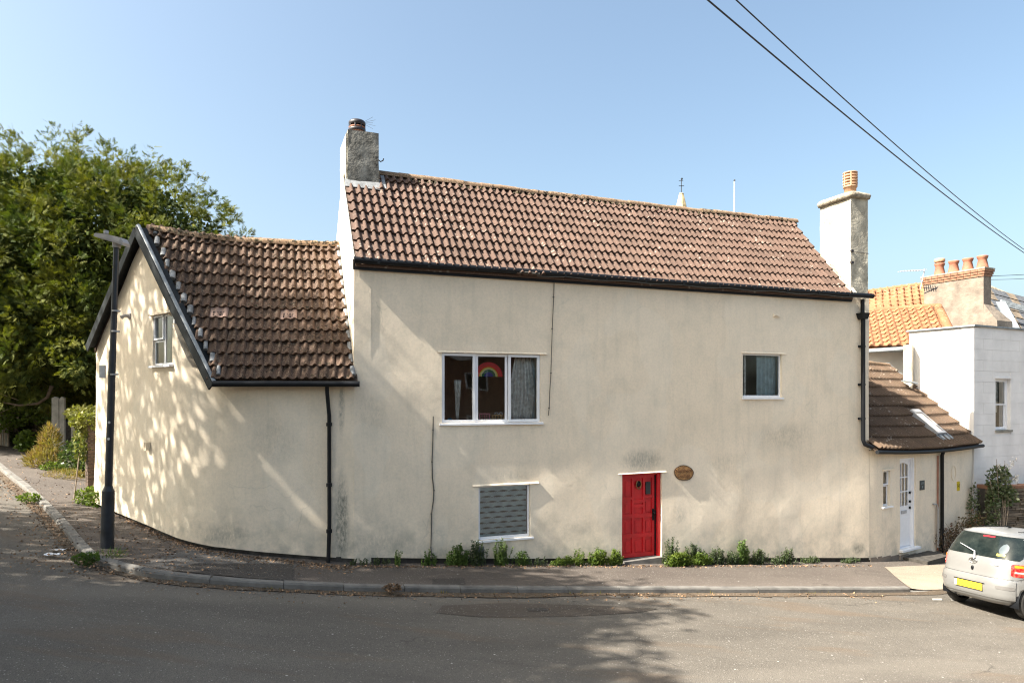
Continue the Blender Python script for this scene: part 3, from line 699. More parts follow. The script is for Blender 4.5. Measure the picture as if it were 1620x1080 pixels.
for k in range(10):                                   # lead soakers down the roof slope beside the stack
    v = SL*(k/10.)*.55; mb.beam(mainP(11.47, v, .06), mainP(11.47, v+SL*.056, .075), .09, .02)
mb.build('flashing', M['stack_pale'], ch2)
mb = MB()
for z in (3.43, 3.16): mb.box(FW, 11.44, 11.50, .0, .05, z, z+.05)
mb.tube([FW(11.46, .03, 3.44), FW(12.0, .02, 3.43)], .006, 4); mb.build('bracket', M['pot_black'], ch2)

# ---- the wing: curved wall, skewed gable
LV = (-math.cos(R(10)), -math.sin(R(10)))
I0 = (K[0]+LV[0]*2.6, K[1]+LV[1]*2.6); GV = (-.77, .638)
gl = math.hypot(*GV); GV = (GV[0]/gl, GV[1]/gl); rf = 1.05
pathpts = [(K[0]+LV[0]*s, K[1]+LV[1]*s) for s in np.linspace(0, 2.6-rf, 12)]
A0, B0 = (I0[0]-LV[0]*rf, I0[1]-LV[1]*rf), (I0[0]+GV[0]*rf, I0[1]+GV[1]*rf)
for k in range(1, 12):
    u = k/12; pathpts.append(tuple((1-u)**2*a+2*u*(1-u)*b+u*u*c for a, b, c in zip(A0, I0, B0)))
pathpts += [(I0[0]+GV[0]*s, I0[1]+GV[1]*s) for s in np.linspace(rf, 4.50, 26)]
last = pathpts[-1]; RV = (.62, .785)
pathpts += [(last[0]+RV[0]*s-.12*math.exp(-s*6), last[1]+RV[1]*s) for s in (.12, .3, .8, 1.6, 2.6)]
pp = np.array(pathpts[::-1]); seg = np.r_[0, np.cumsum(np.linalg.norm(np.diff(pp, axis=0), axis=1))]; WL = seg[-1]
def wpath(s):
    x, y = np.interp(s, seg, pp[:, 0]), np.interp(s, seg, pp[:, 1]); e = .12
    a = (np.interp(s-e, seg, pp[:, 0]), np.interp(s-e, seg, pp[:, 1])); b = (np.interp(s+e, seg, pp[:, 0]), np.interp(s+e, seg, pp[:, 1]))
    dx, dy = b[0]-a[0], b[1]-a[1]; L = math.hypot(dx, dy); return (x, y, dy/L, -dx/L)
def near_s(x, y): return float(min(np.arange(0, WL, .01), key=lambda s: (wpath(s)[0]-x)**2+(wpath(s)[1]-y)**2))
def gpt(L): return (I0[0]+GV[0]*L, I0[1]+GV[1]*L)     # along the gable from the virtual corner
sA = near_s(*gpt(2.07)); sE = near_s(*gpt(4.42)); sI = near_s(*gpt(.0))
APEX_Z = 3.12
def wtop(s):
    return float(np.interp(s, [0, sE, sA, near_s(*gpt(.35)), near_s(K[0]+LV[0]*2.0, K[1]+LV[1]*2.0), WL], [.95, 1.02, APEX_Z-.08, .55, .24, .24]))
def wdisp(s, z):
    x, y, _, _ = wpath(s); low = max(0, -.8-z)
    end = math.exp(-max(0, WL-s)*1.2)
    return (1-end)*(.035*mnoise.noise((s*.6, z*.5, 7.3))+.012*mnoise.noise((s*1.9, z*1.8, 2.))+.02*low*low*(1 if s < sI+.3 else .4))
# gable window opening: along s
def s_at_px(px):
    return float(min(np.arange(0, WL, .005), key=lambda s: abs((wpath(s)[0]/wpath(s)[1])*F+CX-px)+(9999 if s > sI+1.2 or s < 2.75 else 0)))
g0, g1 = s_at_px(241.5), s_at_px(272.5); dg = wpath((g0+g1)/2)[1]
GW = [round(v, 4) for v in (g0, g1, (HY-577)/F*dg, (HY-497)/F*dg)]
def wbot(s):
    x, y, _, _ = wpath(s); return zp(x, y)+.07*min(1, s/2.)
wall('wall', M['wall'], cot, wpath, 0, WL, wtop, wbot, [GW], .3, wdisp, .13)
mb = MB()
for s in np.arange(0.1, WL-.3, .35):
    x, y, nx, ny = wpath(s); x2, y2, nx2, ny2 = wpath(s+.35); o = -.02+random.uniform(-.008, .012)
    z0 = zp(x, y); mb.hexa([(x-nx*.25, y-ny*.25, z0-.3), (x+nx*o, y+ny*o, z0-.3), (x2-nx2*.25, y2-ny2*.25, z0-.3), (x2+nx2*o, y2+ny2*o, z0-.3),
                            (x-nx*.25, y-ny*.25, z0+.09), (x+nx*o, y+ny*o, z0+.09), (x2-nx2*.25, y2-ny2*.25, z0+.09), (x2+nx2*o, y2+ny2*o, z0+.09)])
mb.build('plinth', M['dark'], cot)
# wing roof (ruled surface between the eaves and the ridge)
RW, RZ = 2.31, 3.16
def ridgeW(t): return FP(t, RW, RZ-.09*math.sin(math.pi*min(1, max(0, -t/3.6)))+.03*(-t/3.6)+.0)
def eaveW(t):
    w = -.15-.186*t if True else 0; return FP(t, w, .30)
def wingP(t, f, lift=0.):
    a, b = Vector(eaveW(t)), Vector(ridgeW(t)); p = a+(b-a)*f; p.z += lift+.03*mnoise.noise((t*.8, f*2, 7)); return p
vt = lambda f: -2.33-1.27*f
WTOP = 13; SLW = (Vector(ridgeW(-1.5))-Vector(eaveW(-1.5))).length
mb = MB(); V = []; nf, nt_ = 14, 16
for i in range(nf+1):
    f = i/nf; tl = vt(f)-.04
    for k in range(nt_+1):
        t = tl*(1-k/nt_)+.05*(k/nt_); V.append(wingP(t, f, -.05))
mm = nt_+1; mb.add(V, [(i*mm+k, i*mm+k+1, (i+1)*mm+k+1, (i+1)*mm+k) for i in range(nf) for k in range(nt_)])
# rear slope down to the low left eaves
E2 = gpt(4.40); e2 = (E2[0]-.08, E2[1]+.05, 1.05); rl = Vector(ridgeW(vt(1))); rr_ = Vector(ridgeW(.05)); back = Vector((-uy, ux, 0))
q3 = Vector(e2)+Vector((ux, uy, 0))*5.2
mb.hexa([rl-Vector((0, 0, .10)), rr_-Vector((0, 0, .10)), Vector(e2)-Vector((0, 0, .08)), q3-Vector((0, 0, .08)), rl-Vector((0, 0, .04)), rr_-Vector((0, 0, .04)), Vector(e2), q3])
wroof = mb.build('roof', M['tile2'], cot)
WT = tile_mesh('tile', .30, .33, 2, .050, .042, M['tile2'])
mats = []; newt = []
for j in range(13):
    f = (j+.0)/12.75
    for i in range(13):
        t = -.16-.297*i
        if t-.10 < vt(f+.04): continue
        p = wingP(t, f, .01); u = wingP(t, f+.05)-p
        Mx = jitter(basis(p, (Vector(wingP(t+.1, f))-Vector(wingP(t-.1, f))), u), .02)
        px = CX+F*p[0]/p[1]; py = HY-F*p[2]/p[1]
        if j == 5 and (abs(px-336) < 11.5 or abs(px-451) < 11.5): newt.append(Mx); continue
        mats.append(Mx)
lay(wroof, WT, mats, [])
VT = tile_mesh('tile', .30, .34, 2, .030, .042, M['tile_new'])
pl = Vector(LOC[wroof.name])
for Mx in newt:
    L = Mx.copy(); L.translation = L.translation-pl+Vector((0, 0, .01)); o = bpy.data.objects.new('vent_tile', VT); C.objects.link(o); o.parent = wroof; o.matrix_local = L
    o['label'] = 'pale new vent tile among mossy ones'
    g = MB()
    for k in range(4):
        for r_ in range(3): 
            a = Mx @ Vector((-.10+.055*k, .06+.035*r_, .052)); b = Mx @ Vector((-.065+.055*k, .06+.035*r_, .052)); g.beam(a, b, .014, .012)
    g.build('vent_slot', M['pot_black'], wroof)
ridge_run(wroof, [ridgeW(t) for t in (.0, -.9, -1.8, -2.7, -3.45)], .115, .42, M['ridge'])
def moss(parent, n, pf, rmin, rmax):
    V, Fc = [], []
    for _ in range(n):
        c = pf(); r = random.uniform(rmin, rmax); k0 = len(V); V.append((c[0], c[1], c[2]+r*.6))
        for q in range(6): a = q*math.pi/3+random.random()*.5; rr = r*random.uniform(.7, 1.3); V.append((c[0]+math.cos(a)*rr, c[1]+math.sin(a)*rr*.7, c[2]-r*.25+math.sin(a)*r*.5))
        Fc += [(k0, k0+1+q, k0+1+(q+1) % 6) for q in range(6)]
    o = obj_np('moss', V, np.array(Fc), M['moss'], parent, True); o['kind'] = 'stuff'; return o
def wmoss():
    while True:
        f = (random.randrange(13)+random.uniform(-.02, .16))/12.75; t = -random.random()*3.5
        if t > vt(f)+.1 and mnoise.noise((t*1.3, f*4, 5)) > -.05: return wingP(t, max(0, f), .06)
moss(wroof, 420, wmoss, .012, .036)
def rmoss():
    t = random.random()*11.2+.2; return Vector(FP(t, RIDGE_W-random.random()*.14, RIDGE_Z-.02-random.random()*.04))
moss(mroof, 320, rmoss, .015, .035)
def lmoss():
    t = .1+abs(random.gauss(0, .5)); j = random.randrange(9); return mainP(t, GA*j+random.uniform(0, .05), .055)
moss(mroof, 70, lmoss, .012, .03)
def wrmoss():
    t = -random.random()*3.45; p = Vector(ridgeW(t)); return p+Vector((0, -.11+random.random()*.05, .02+random.random()*.05))
moss(wroof, 260, wrmoss, .015, .04)
# pale stepped soakers down the left verge and against the main gable
for j in range(13):
    f = (j+.1)/12.75
    for (t, wd) in ((vt(f)+.10+random.uniform(-.02, .05), random.uniform(.08, .14)), (-.03, .10)):
        m = MB(); p = wingP(t, f, .075); q = wingP(t, f+.06, .055); m.tube([p, q], [wd*.44, wd*.40], 8); m.build('soaker', M['pale_mortar'], wroof)
# bargeboards with a capping
gn = (GV[1], -GV[0]) if (GV[1]*1-GV[0]*0) < 0 else (-GV[1], GV[0])
gn = (-abs(GV[1]), -abs(GV[0]))                       # outward normal of the gable
def bpt(L, z, o=.17): a = gpt(L); return (a[0]+gn[0]*o, a[1]+gn[1]*o, z)
apx = bpt(2.03, 3.20)
bl = MB(); e_r = PX(334, 606, 11.38); e_l = bpt(4.46, 1.12)
mid = (Vector(apx)*.5+Vector(e_r)*.5)+Vector((0.02, 0, -.06))
for a, b in ((apx, mid), (mid, e_r)): bl.beam(Vector(a)+Vector((0, 0, -.06)), Vector(b)+Vector((0, 0, -.06)), .03, .15)
bb = bl.build('bargeboard', M['barge'], cot)
m = MB(); m.tube([Vector(apx)+Vector((.03, .03, .02)), Vector(mid)+Vector((.03, .03, .02)), Vector(e_r)+Vector((.03, .03, .02))], .045, 8); m.build('capping', M['lead'], bb)
m = MB(); m.beam(Vector(apx)+Vector((0, 0, -.08)), Vector(e_l)+Vector((0, 0, -.08)), .03, .17); b2_ = m.build('bargeboard', M['barge'], cot)
m = MB(); m.tube([Vector(apx)+Vector((.03, .03, .02)), Vector(e_l)+Vector((.03, .03, .02))], .035, 8); m.build('capping', M['lead'], b2_)
# soffit between wall and board
m = MB()
for a, b in ((apx, e_r), (apx, e_l)):
    a, b = Vector(a), Vector(b); off = Vector((-gn[0]*.2, -gn[1]*.2, 0)); q = Vector((0, 0, -.05))
    m.add([a+q, b+q, b+off+q, a+off+q, a, b, b+off, a+off], [(0, 1, 2, 3), (4, 5, 6, 7), (0, 1, 5, 4), (2, 3, 7, 6)])
m.build('soffit', M['barge'], cot)
# wing gutter and downpipe
m = MB(); ga, gb = PX(336, 607, 11.30), PX(569, 607, 11.80); m.tube([ga, gb], .05, 10); m.box(lambda a, b, c: (b*0+Vector(ga).lerp(Vector(gb), a)[0], Vector(ga).lerp(Vector(gb), a)[1]+b, c), .03, .97, .05, .14, .20, .30)
m.build('gutter', M['black'], cot)
dp = PX(517, 612, 11.74); bs = GP(514.5, 893)
m = MB(); m.tube([(dp[0], dp[1], .25), (dp[0], dp[1]+.02, .1), (bs[0], 11.86, -.3), (bs[0], 11.87, -2.2), (bs[0], 11.80, bs[2]-.02)], .034, 10)
for z in (-.45, -1.5, -2.3): m.lathe((bs[0], 11.855, z), [(.052, -.03), (.052, .03)], 10)
m.build('downpipe', M['black'], cot)
# main downpipe on the right with hopper
m = MB(); tr = ft(1364, -.08); Wd = lambda t, o, z: FW(t, o, z)
zt, zb_ = 2.32, fz(702, 1364)
m.tube([Wd(tr, .09, zt), Wd(tr, .09, 1.95)], .045, 10); m.tube([Wd(tr+.02, .09, 1.9), Wd(tr+.02, .09, zb_+.1), Wd(tr+.05, .11, zb_), Wd(tr+.25, .16, zb_-.08)], .048, 10)
m.hexa([Wd(tr-.08, .03, 1.86), Wd(tr+.08, .03, 1.86), Wd(tr-.08, .17, 1.86), Wd(tr+.08, .17, 1.86), Wd(tr-.12, .01, 2.0), Wd(tr+.12, .01, 2.0), Wd(tr-.12, .20, 2.0), Wd(tr+.12, .20, 2.0)])
for z in (1.2, .3, -.5): m.box(FW, tr-.05, tr+.09, 0, .10, z, z+.05)
m.build('downpipe', M['black'], cot)

# ---- windows
def pane_quad(mb, fr, a0, a1, c0, c1, b):
    V = [Vector(fr(a0, b, c0)), Vector(fr(a1, b, c0)), Vector(fr(a1, b, c1)), Vector(fr(a0, b, c1))]
    n = (V[1]-V[0]).cross(V[2]-V[0]); o = Vector(fr(a0, b+1, c0))-Vector(fr(a0, b, c0))
    mb.add(V if n.dot(o) > 0 else V[::-1], [(0, 1, 2, 3)]); return mb
def rect_frame(mb, fr, a0, a1, c0, c1, b0, b1, w):
    mb.box(fr, a0, a1, b0, b1, c0, c0+w); mb.box(fr, a0, a1, b0, b1, c1-w, c1); mb.box(fr, a0, a0+w, b0+.002, b1-.002, c0+w, c1-w); mb.box(fr, a1-w, a1, b0+.002, b1-.002, c0+w, c1-w)
def window(parent, fr, a0, a1, c0, c1, lights, rec=.07, fw=.05, sill=True, lab=None, sashw=.05, mat='white', horn=.05):
    mb = MB(); rect_frame(mb, fr, a0+.004, a1-.004, c0, c1-.004, -rec-.06, -rec, fw)
    win = mb.build('window', M[mat], parent)
    if lab: win['label'] = lab
    for (x0, x1, y0, y1, op) in lights:
        l0, l1 = a0+(a1-a0)*x0, a0+(a1-a0)*x1; m0, m1 = c0+(c1-c0)*y0, c0+(c1-c0)*y1
        sb = MB(); rect_frame(sb, fr, l0+.006, l1-.006, m0+.006, m1-.006, -rec-.03, -rec+(.028 if op else -.004), sashw); sb.build('sash', M[mat], win)
        pb = MB(); pane_quad(pb, fr, l0+sashw, l1-sashw, m0+sashw, m1-sashw, -rec-.012); pb.build('pane', M['glass'], win)
    if sill:
        sb = MB(); sb.hexa([fr(a0-horn, -rec, c0-.035), fr(a1+horn, -rec, c0-.035), fr(a0-horn, .040, c0-.045), fr(a1+horn, .040, c0-.045),
                            fr(a0-horn, -rec, c0+.003), fr(a1+horn, -rec, c0+.003), fr(a0-horn, .040, c0-.012), fr(a1+horn, .040, c0-.012)])
        sb.build('sill', M['white'], win)
    return win
def ledge(fr, a0, a1, z, dz=0., d=.014):
    m = MB(); m.hexa([fr(a0, -.05, z-.012), fr(a1, -.05, z+dz-.012), fr(a0, d+.012, z-.012), fr(a1, d+.012, z+dz-.012), fr(a0, -.05, z+.02), fr(a1, -.05, z+dz+.02), fr(a0, d-.012, z+.018), fr(a1, d-.012, z+dz+.018)])
    m.build('drip_ledge', M['wall'], cot)
window(cot, FW, *W1, [(0, .335, 0, 1, 1), (.335, .665, 0, 1, 0), (.665, 1, 0, 1, 1)], .05, .045)
ledge(FW, W1[0]-.08, W1[1]+.13, W1[3]+.01, .01)
window(cot, FW, *W2, [(0, 1, 0, 1, 0)], .05, .035, sashw=.04, horn=.06); ledge(FW, W2[0]-.12, W2[1]+.17, W2[3]+.005)
window(cot, FW, *W3, [(0, 1, 0, 1, 0)], .05, .035, sashw=.035, horn=.03); ledge(FW, W3[0]-.04, W3[1]+.10, W3[3]+.01)
ledge(FW, DR[0]-.09, DR[1]+.10, DR[3]+.005, .01)
xg, yg, nxg, nyg = wpath((g0+g1)/2); ug = (-nyg, nxg); gw = (g1-g0)/2
GF = frame((xg+nxg*.03, yg+nyg*.03), ug, (nxg, nyg))
window(cot, GF, -gw, gw, GW[2], GW[3], [(0, .52, .50, 1, 1), (0, .52, 0, .50, 0), (.52, 1, 0, 1, 0)], .07, .03, sashw=.03, horn=.04)
m = MB(); m.box(GF, -gw-.07, gw+.05, -.04, .03, GW[3]-.003, GW[3]+.03); m.build('drip_ledge', M['wall'], cot)

# ---- red door
dz0 = base((DR[0]+DR[1])/2)+.10; ft0, ft1 = DR[0]+.005, DR[1]-.005; zt = DR[3]-.005
m = MB(); m.box(FW, ft0, ft0+.05, -.20, -.09, dz0, zt); m.box(FW, ft1-.07, ft1, -.20, -.05, dz0, zt); m.box(FW, ft0+.05, ft1-.07, -.20, -.09, zt-.05, zt)
dframe = m.build('door_frame', M['red'], cot)
a0, a1 = ft0+.052, ft1-.105; dw = a1-a0; dh = zt-.052-dz0
m = MB(); m.box(FW, a0, a1, -.175, -.135, dz0+.01, zt-.052)
door = m.build('door', M['red'], cot)
cols = [0, .085, .30, .36, .64, .70, .915, 1]
# stiles and rails stand proud; uneven rails between the columns, as built by hand
def db(x0, x1, y0, y1, d=.022): 
    q = MB(); q.box(FW, a0+dw*x0, a0+dw*x1, -.135, -.135+d, dz0+.01+dh*y0, dz0+.01+dh*y1); return q.build('rail', M['red'], door)
for x0, x1 in ((0, .07), (.31, .37), (.65, .71), (.93, 1)): db(x0, x1, 0, .995, .024)
for y in (0, .235, .475): 
    for x0, x1 in ((.07, .31), (.37, .65), (.71, .93)): db(x0, x1, y, y+.05)
for x0, x1, y in ((.07, .31, .70), (.37, .65, .60), (.37, .65, .66), (.71, .93, .71), (.07, .31, .96), (.37, .65, .96), (.71, .93, .96)): db(x0, x1, y, y+.035)
for (x0, x1, y0, y1) in ((.12, .26, .07, .2), (.42, .6, .07, .2), (.75, .89, .07, .2), (.12, .26, .31, .44), (.42, .6, .31, .44), (.75, .89, .31, .44), (.12, .26, .55, .67), (.75, .89, .55, .67), (.12, .26, .76, .93)):
    q = MB(); q.box(FW, a0+dw*x0, a0+dw*x1, -.135, -.125, dz0+dh*y0, dz0+dh*y1); q.build('panel', M['red'], door)
q = MB(); q.box(FW, a1+.001, a1+.035, -.16, -.105, dz0+.01, zt-.052); q.build('gap_shade', M['black'], dframe)  # black strip stands in for the shade between door and frame
q = MB(); q.box(FW, a0+dw*.735, a0+dw*.88, -.135, -.108, dz0+dh*.765, dz0+dh*.915); q.build('door_window', emis('dark_door_glass', (.02, .03, .035), .1), door)
q = MB(); cx_, cz_ = a0+dw*.505, dz0+dh*.895
q.tube([FW(cx_+.055*math.sin(a), -.095, cz_-.015-.085*math.cos(a)) for a in np.linspace(-2.7, 2.7, 18)], .012, 6); q.build('knocker', M['brass'], door)
q = MB(); q.lathe((0, 0, 0), [(.05, 0), (.045, .03), (.01, .035)], 12, fx=lambda p: FW(cx_+p[0], -.128+p[2], cz_+p[1]*1.3)); q.build('door_plate', M['black'], door)
q = MB(); q.lathe((0, 0, 0), [(.022, 0), (.02, .03), (.035, .05), (.01, .065)], 10, fx=lambda p: FW(a0+dw*.955+p[0], -.111+p[2], dz0+dh*.535+p[1])); q.box(FW, a0+dw*.93, a0+dw*.99, -.111, -.105, dz0+dh*.44, dz0+dh*.58); q.build('handle', M['black'], door)
q = MB(); q.hexa([FW(DR[0]+.0, -.3, base(DR[0])-.1), FW(DR[1], -.3, base(DR[1])-.1), FW(DR[0]+.03, .06, base(DR[0])-.1), FW(DR[1]-.02, .06, base(DR[1])-.1),
                  FW(DR[0]+.0, -.3, dz0), FW(DR[1], -.3, dz0+.02), FW(DR[0]+.03, .06, dz0-.03), FW(DR[1]-.02, .06, dz0+.0)]); q.build('doorstep', M['concrete'], cot)

# small fittings on the walls
def fit(name, px, py, w, h, d, mat, w0=0.):
    t, z = ft(px), fz(py, px); q = MB(); q.box(FW, t-w/2, t+w/2, 0., d, z-h/2, z+h/2); return q
q = fit('', 1228, 499, .17, .07, .03, None); q.box(FW, ft(1228)-.06, ft(1228)+.02, .03, .05, fz(499, 1228)-.012, fz(499, 1228)+.012); q.build('wall_bracket', M['wall'], cot)
q = MB(); t, z = ft(759), fz(869, 759); q.box(FW, t-.05, t+.06, 0, .07, z-.10, z+.07); q.build('meter_box', plain('grey_box', (.13, .14, .16), .5), cot)
s = s_at_px(236); x, y, nx, ny = wpath(s); WF = frame((x+nx*.05, y+ny*.05), (-ny, nx), (nx, ny)); z = (HY-705)/F*y
q = MB(); rect_frame(q, WF, -.045, .045, z-.075, z+.075, -.05, .03, .014)
for k in range(3): q.box(WF, -.03, .03, -.02, .02, z-.05+k*.035, z-.035+k*.035)
q.build('air_vent', M['wall'], cot)
s = s_at_px(206); x, y, nx, ny = wpath(s); z = (HY-500)/F*y; q = MB(); q.tube([(x, y, z), (x+nx*.10, y+ny*.10, z), (x+nx*.16, y+ny*.16, z-.04)], [.035, .03, .04], 8)
q.box(frame((x, y), (-ny, nx), (nx, ny)), -.05, .05, 0, .03, z-.05, z+.05); q.build('security_light', M['lamphead'], cot)
def cable(pts, r, name='wall_cable'):
    q = MB(); q.tube([FW(ft(px), .022+.006*math.sin(i*2.1), fz(py, px)) for i, (px, py) in enumerate(pts)], r, 6)
    for i, (px, py) in enumerate(pts[1:-1]): 
        if i % 2 == 0: q.box(FW, ft(px)-.012, ft(px)+.012, 0, .035, fz(py, px)-.008, fz(py, px)+.008)
    return q.build(name, M['greywire'], cot)
cable([(876, 446), (875, 470), (874, 500), (873, 520), (871.5, 560), (871, 590), (869, 620), (868, 645), (867, 657)], .008)
cable([(685, 658), (684.5, 680), (684, 705), (683, 730), (683.5, 755), (686, 775), (685, 792), (682, 812), (682, 840), (681, 865), (683, 882)], .011)

# ---- things in the windows
def wavy(fr, a0, a1, b, c0, c1, waves, amp, taper=None, n=48):
    V = []; m_ = 10
    for j in range(m_+1):
        f = j/m_
        for i in range(n+1):
            g = i/n; e0, e1 = (taper(f) if taper else (0, 1)); a = a0+(a1-a0)*(e0+(e1-e0)*g)
            V.append(fr(a, b+amp*math.sin(g*waves*2*math.pi+.8*math.sin(f*3)), c0+(c1-c0)*f))
    return V, [(j*(n+1)+i, j*(n+1)+i+1, (j+1)*(n+1)+i+1, (j+1)*(n+1)+i) for j in range(m_) for i in range(n)]
def curtain(fr, a0, a1, b, c0, c1, waves, amp, mat, label, taper=None):
    m = MB(); m.add(*wavy(fr, a0, a1, b, c0, c1, waves, amp, taper), True); o = m.build('curtain', mat); tag(o, label, 'curtain')
    md = o.modifiers.new('cloth', 'SOLIDIFY'); md.thickness = .004; return o
fx = lambda f: W1[0]+(W1[1]-W1[0])*f
curtain(FW, fx(.70), fx(.99), -.24, W1[2]+.02, W1[3]-.03, 7, .02, M['curtain'], 'pale patterned curtain gathered in the right light of the big upper window', lambda f: (.05+.22*f**3, 1.0-.30*abs(.45-f)))
curtain(FW, fx(.84), fx(1.0), -.30, W1[2]+.02, W1[3]-.03, 3, .015, M['bluecurtain'], 'bluish net panel behind the patterned curtain, big upper window')
curtain(FW, fx(.145), fx(.22), -.22, W1[2]+.02, W1[2]+.80, 2, .02, M['curtain'], 'bunched white curtain in the left light of the big upper window', lambda f: (.3-.25*f, .6+.4*f))
o3 = lambda f: W3[0]+(W3[1]-W3[0])*f
curtain(FW, o3(.48), o3(.99), -.20, W3[2]+.01, W3[3]-.02, 5, .02, M['bluecurtain'], 'pale blue curtain in the small upper window', lambda f: (.02, 1))
curtain(FW, o3(.17), o3(.23), -.2, W3[2]+.01, W3[3]-.02, 1, .01, M['curtain'], 'thin white curtain edge in the small upper window, left of the blue one')
gf_ = lambda f: -gw+2*gw*f
curtain(GF, gf_(.1), gf_(.50), -.2, GW[2]+.02, GW[3]-.03, 4, .012, M['bluecurtain'], 'pale curtain behind the gable window of the wing')
# rainbow
m_r = [('red', (.85, .02, .03)), ('dark red', (.95, .04, .02)), ('yellow', (.95, .65, .03)), ('white-yellow', (.95, .85, .35)), ('green', (.02, .16, .06)), ('blue', (.03, .04, .28))]
rc = (ft(777, -.08), fz(595.5, 777)); rb = thing('rainbow_picture', 'painted rainbow stuck inside the middle light of the big upper window', 'window picture', FW(rc[0], -.09, rc[1]))
rad = [.265, .215, .175, .158, .13, .085, 0.0]
for k, (nm, col) in enumerate(m_r):
    r0, r1 = rad[k], rad[k+1]; n = 24; V = []
    for dpt in (0, .004):
        for i in range(n+1):
            a = math.pi*i/n
            for r in (r0, r1): V.append(FW(rc[0]+r*math.cos(a)*1.06, -.068+dpt, rc[1]+r*math.sin(a)*1.04))
    q = MB(); N2 = 2*(n+1); q.add(V, [(2*i, 2*i+2, 2*i+3, 2*i+1) for i in range(n)]+[(N2+2*i, N2+2*i+1, N2+2*i+3, N2+2*i+2) for i in range(n)]+[(2*i, N2+2*i, N2+2*i+2, 2*i+2) for i in range(n)])
    q.build('band', emis('band_'+nm.replace(' ', '_'), col, .5), rb)
# toys on the inner sill
m = MB(); s0 = W1[2]+.012
m.box(FW, W1[0]+.06, W1[1]-.06, -.28, -.115, s0-.03, s0); m.build('inner_sill', M['white'], cot)
def toy(name, label, px, w, colr, roof):
    t0 = ft(px, .2); T = thing(name, label, 'toy', FW(t0, -.18, s0+.0))
    return T, t0
pink = emis('pink_plastic', (.75, .28, .34), .4); wd = emis('pale_toy_wood', (.72, .50, .26), .6)
T, t0 = toy('toy_cot', 'pink toy cot on the sill of the big upper window', 766, .2, None, None)
q = MB(); rect_frame(q, FW, t0-.11, t0+.11, s0, s0+.16, -.20, -.18, .02); q.build('frame', pink, T)
for k in (-.05, 0, .05): q = MB(); q.box(FW, t0+k-.007, t0+k+.007, -.195, -.185, s0+.02, s0+.14); q.build('bar', pink, T)
T, t0 = toy('toy_house', 'small wooden toy house with arches on the sill beside the pink cot', 787, .2, None, None)
q = MB(); rect_frame(q, FW, t0-.12, t0+.12, s0, s0+.13, -.21, -.15, .018); q.build('walls', wd, T)
for k in (-.06, .0, .06): q = MB(); q.box(FW, t0+k-.008, t0+k+.008, -.2, -.16, s0+.018, s0+.112); q.build('post', wd, T)
for k in (-.03, .06): q = MB(); q.tube([FW(t0+k+.035*math.cos(a), -.18, s0+.13+.045*math.sin(a)) for a in np.linspace(0, math.pi, 9)], .009, 6); q.build('arch', M['white'], T)
T, t0 = toy('toy_monkey', 'small blue toy at the left end of the big upper window sill', 711, .1, None, None)
q = MB(); bl_ = emis('blue_plastic', (.03, .30, .5), .4); q.tube([FW(t0+.05*math.cos(a), -.18, s0+.0+.06*math.sin(a)) for a in np.linspace(0, math.pi, 10)], .018, 7); q.build('arch', bl_, T)
# patterned blind behind the lower window
m = MB(); m.box(FW, W2[0]+.05, W2[1]-.05, -.10, -.095, W2[2]+.045, W2[3]-.05); bo = m.build('window_blind', M['blind']); tag(bo, 'grey scalloped window film behind the small lower window', 'blind')
q = MB(); wA, wC = W2[1]-W2[0]-.1, W2[3]-W2[2]-.1
for j in range(9):
    for i in range(5):
        cx0 = W2[0]+.05+wA*((i+.5*(j % 2))/4.2+.03); cz0 = W2[2]+.07+wC*j/9.3
        for r in (.115, .075, .04):
            P = [(min(max(cx0+r*math.cos(a), W2[0]+.055), W2[1]-.055), cz0+r*.36*math.sin(a)+.01*(.115-r)*9) for a in np.linspace(.15, math.pi-.15, 8)]
            q.tube([FW(a, -.094, c) for a, c in P], [.002+.005*math.sin(math.pi*k/7) for k in range(8)], 4, False)
q.build('pattern', M['blind_line'], bo)

# wooden oval name plaque
tp, zpq = ft(1081), fz(748, 1081); so = thing('name_plaque', 'oval log-slice name plaque with burnt lettering beside the red door', 'sign', FW(tp, .0, zpq-.15))
def oval(k, n=28): 
    a = 2*math.pi*k/n; r = 1+.05*math.sin(a+.6)+.03*math.sin(2*a+1)+.02*math.sin(5*a); return (.235*r*math.cos(a), .165*r*math.sin(a)-.02*math.cos(a))
q = MB(); q.prism([(tp+oval(k)[0], zpq+oval(k)[1]) for k in range(28)], lambda a, b, c: FW(a, c, b), .0, .018); q.build('bark_edge', M['wood_dark'], so)
q = MB(); q.prism([(tp+oval(k)[0]*.90, zpq+oval(k)[1]*.90) for k in range(28)], lambda a, b, c: FW(a, c, b), .018, .023); q.build('board', M['wood'], so)
def text(name, body, size, fr_O, xdir, zdir, mat, parent, ext=.002):
    cu = bpy.data.curves.new(name, 'FONT'); cu.body = body; cu.size = size; cu.align_x = 'CENTER'; cu.align_y = 'CENTER'; cu.extrude = ext; cu.resolution_u = 2; cu.materials.append(mat)
    o = bpy.data.objects.new(name, cu); me_ = bpy.data.meshes.new_from_object(o); bpy.data.objects.remove(o); o = bpy.data.objects.new(name, me_); C.objects.link(o); x = Vector(xdir).normalized(); y = Vector(zdir).normalized(); z = x.cross(y)
    o.parent = parent; pl = Vector(LOC[parent.name]); p = Vector(fr_O)-pl
    o.matrix_local = Matrix(((x.x, y.x, z.x, p.x), (x.y, y.y, z.y, p.y), (x.z, y.z, z.z, p.z), (0, 0, 0, 1))); LOC[o.name] = tuple(fr_O); return o
text('lettering', 'Northern', .105, FW(tp-.005, .025, zpq+.05), (ux, uy, 0), (0, 0, 1), M['text_dark'], so)
text('lettering', 'Cottage', .10, FW(tp-.005, .025, zpq-.055), (ux, uy, 0), (0, 0, 1), M['text_dark'], so)
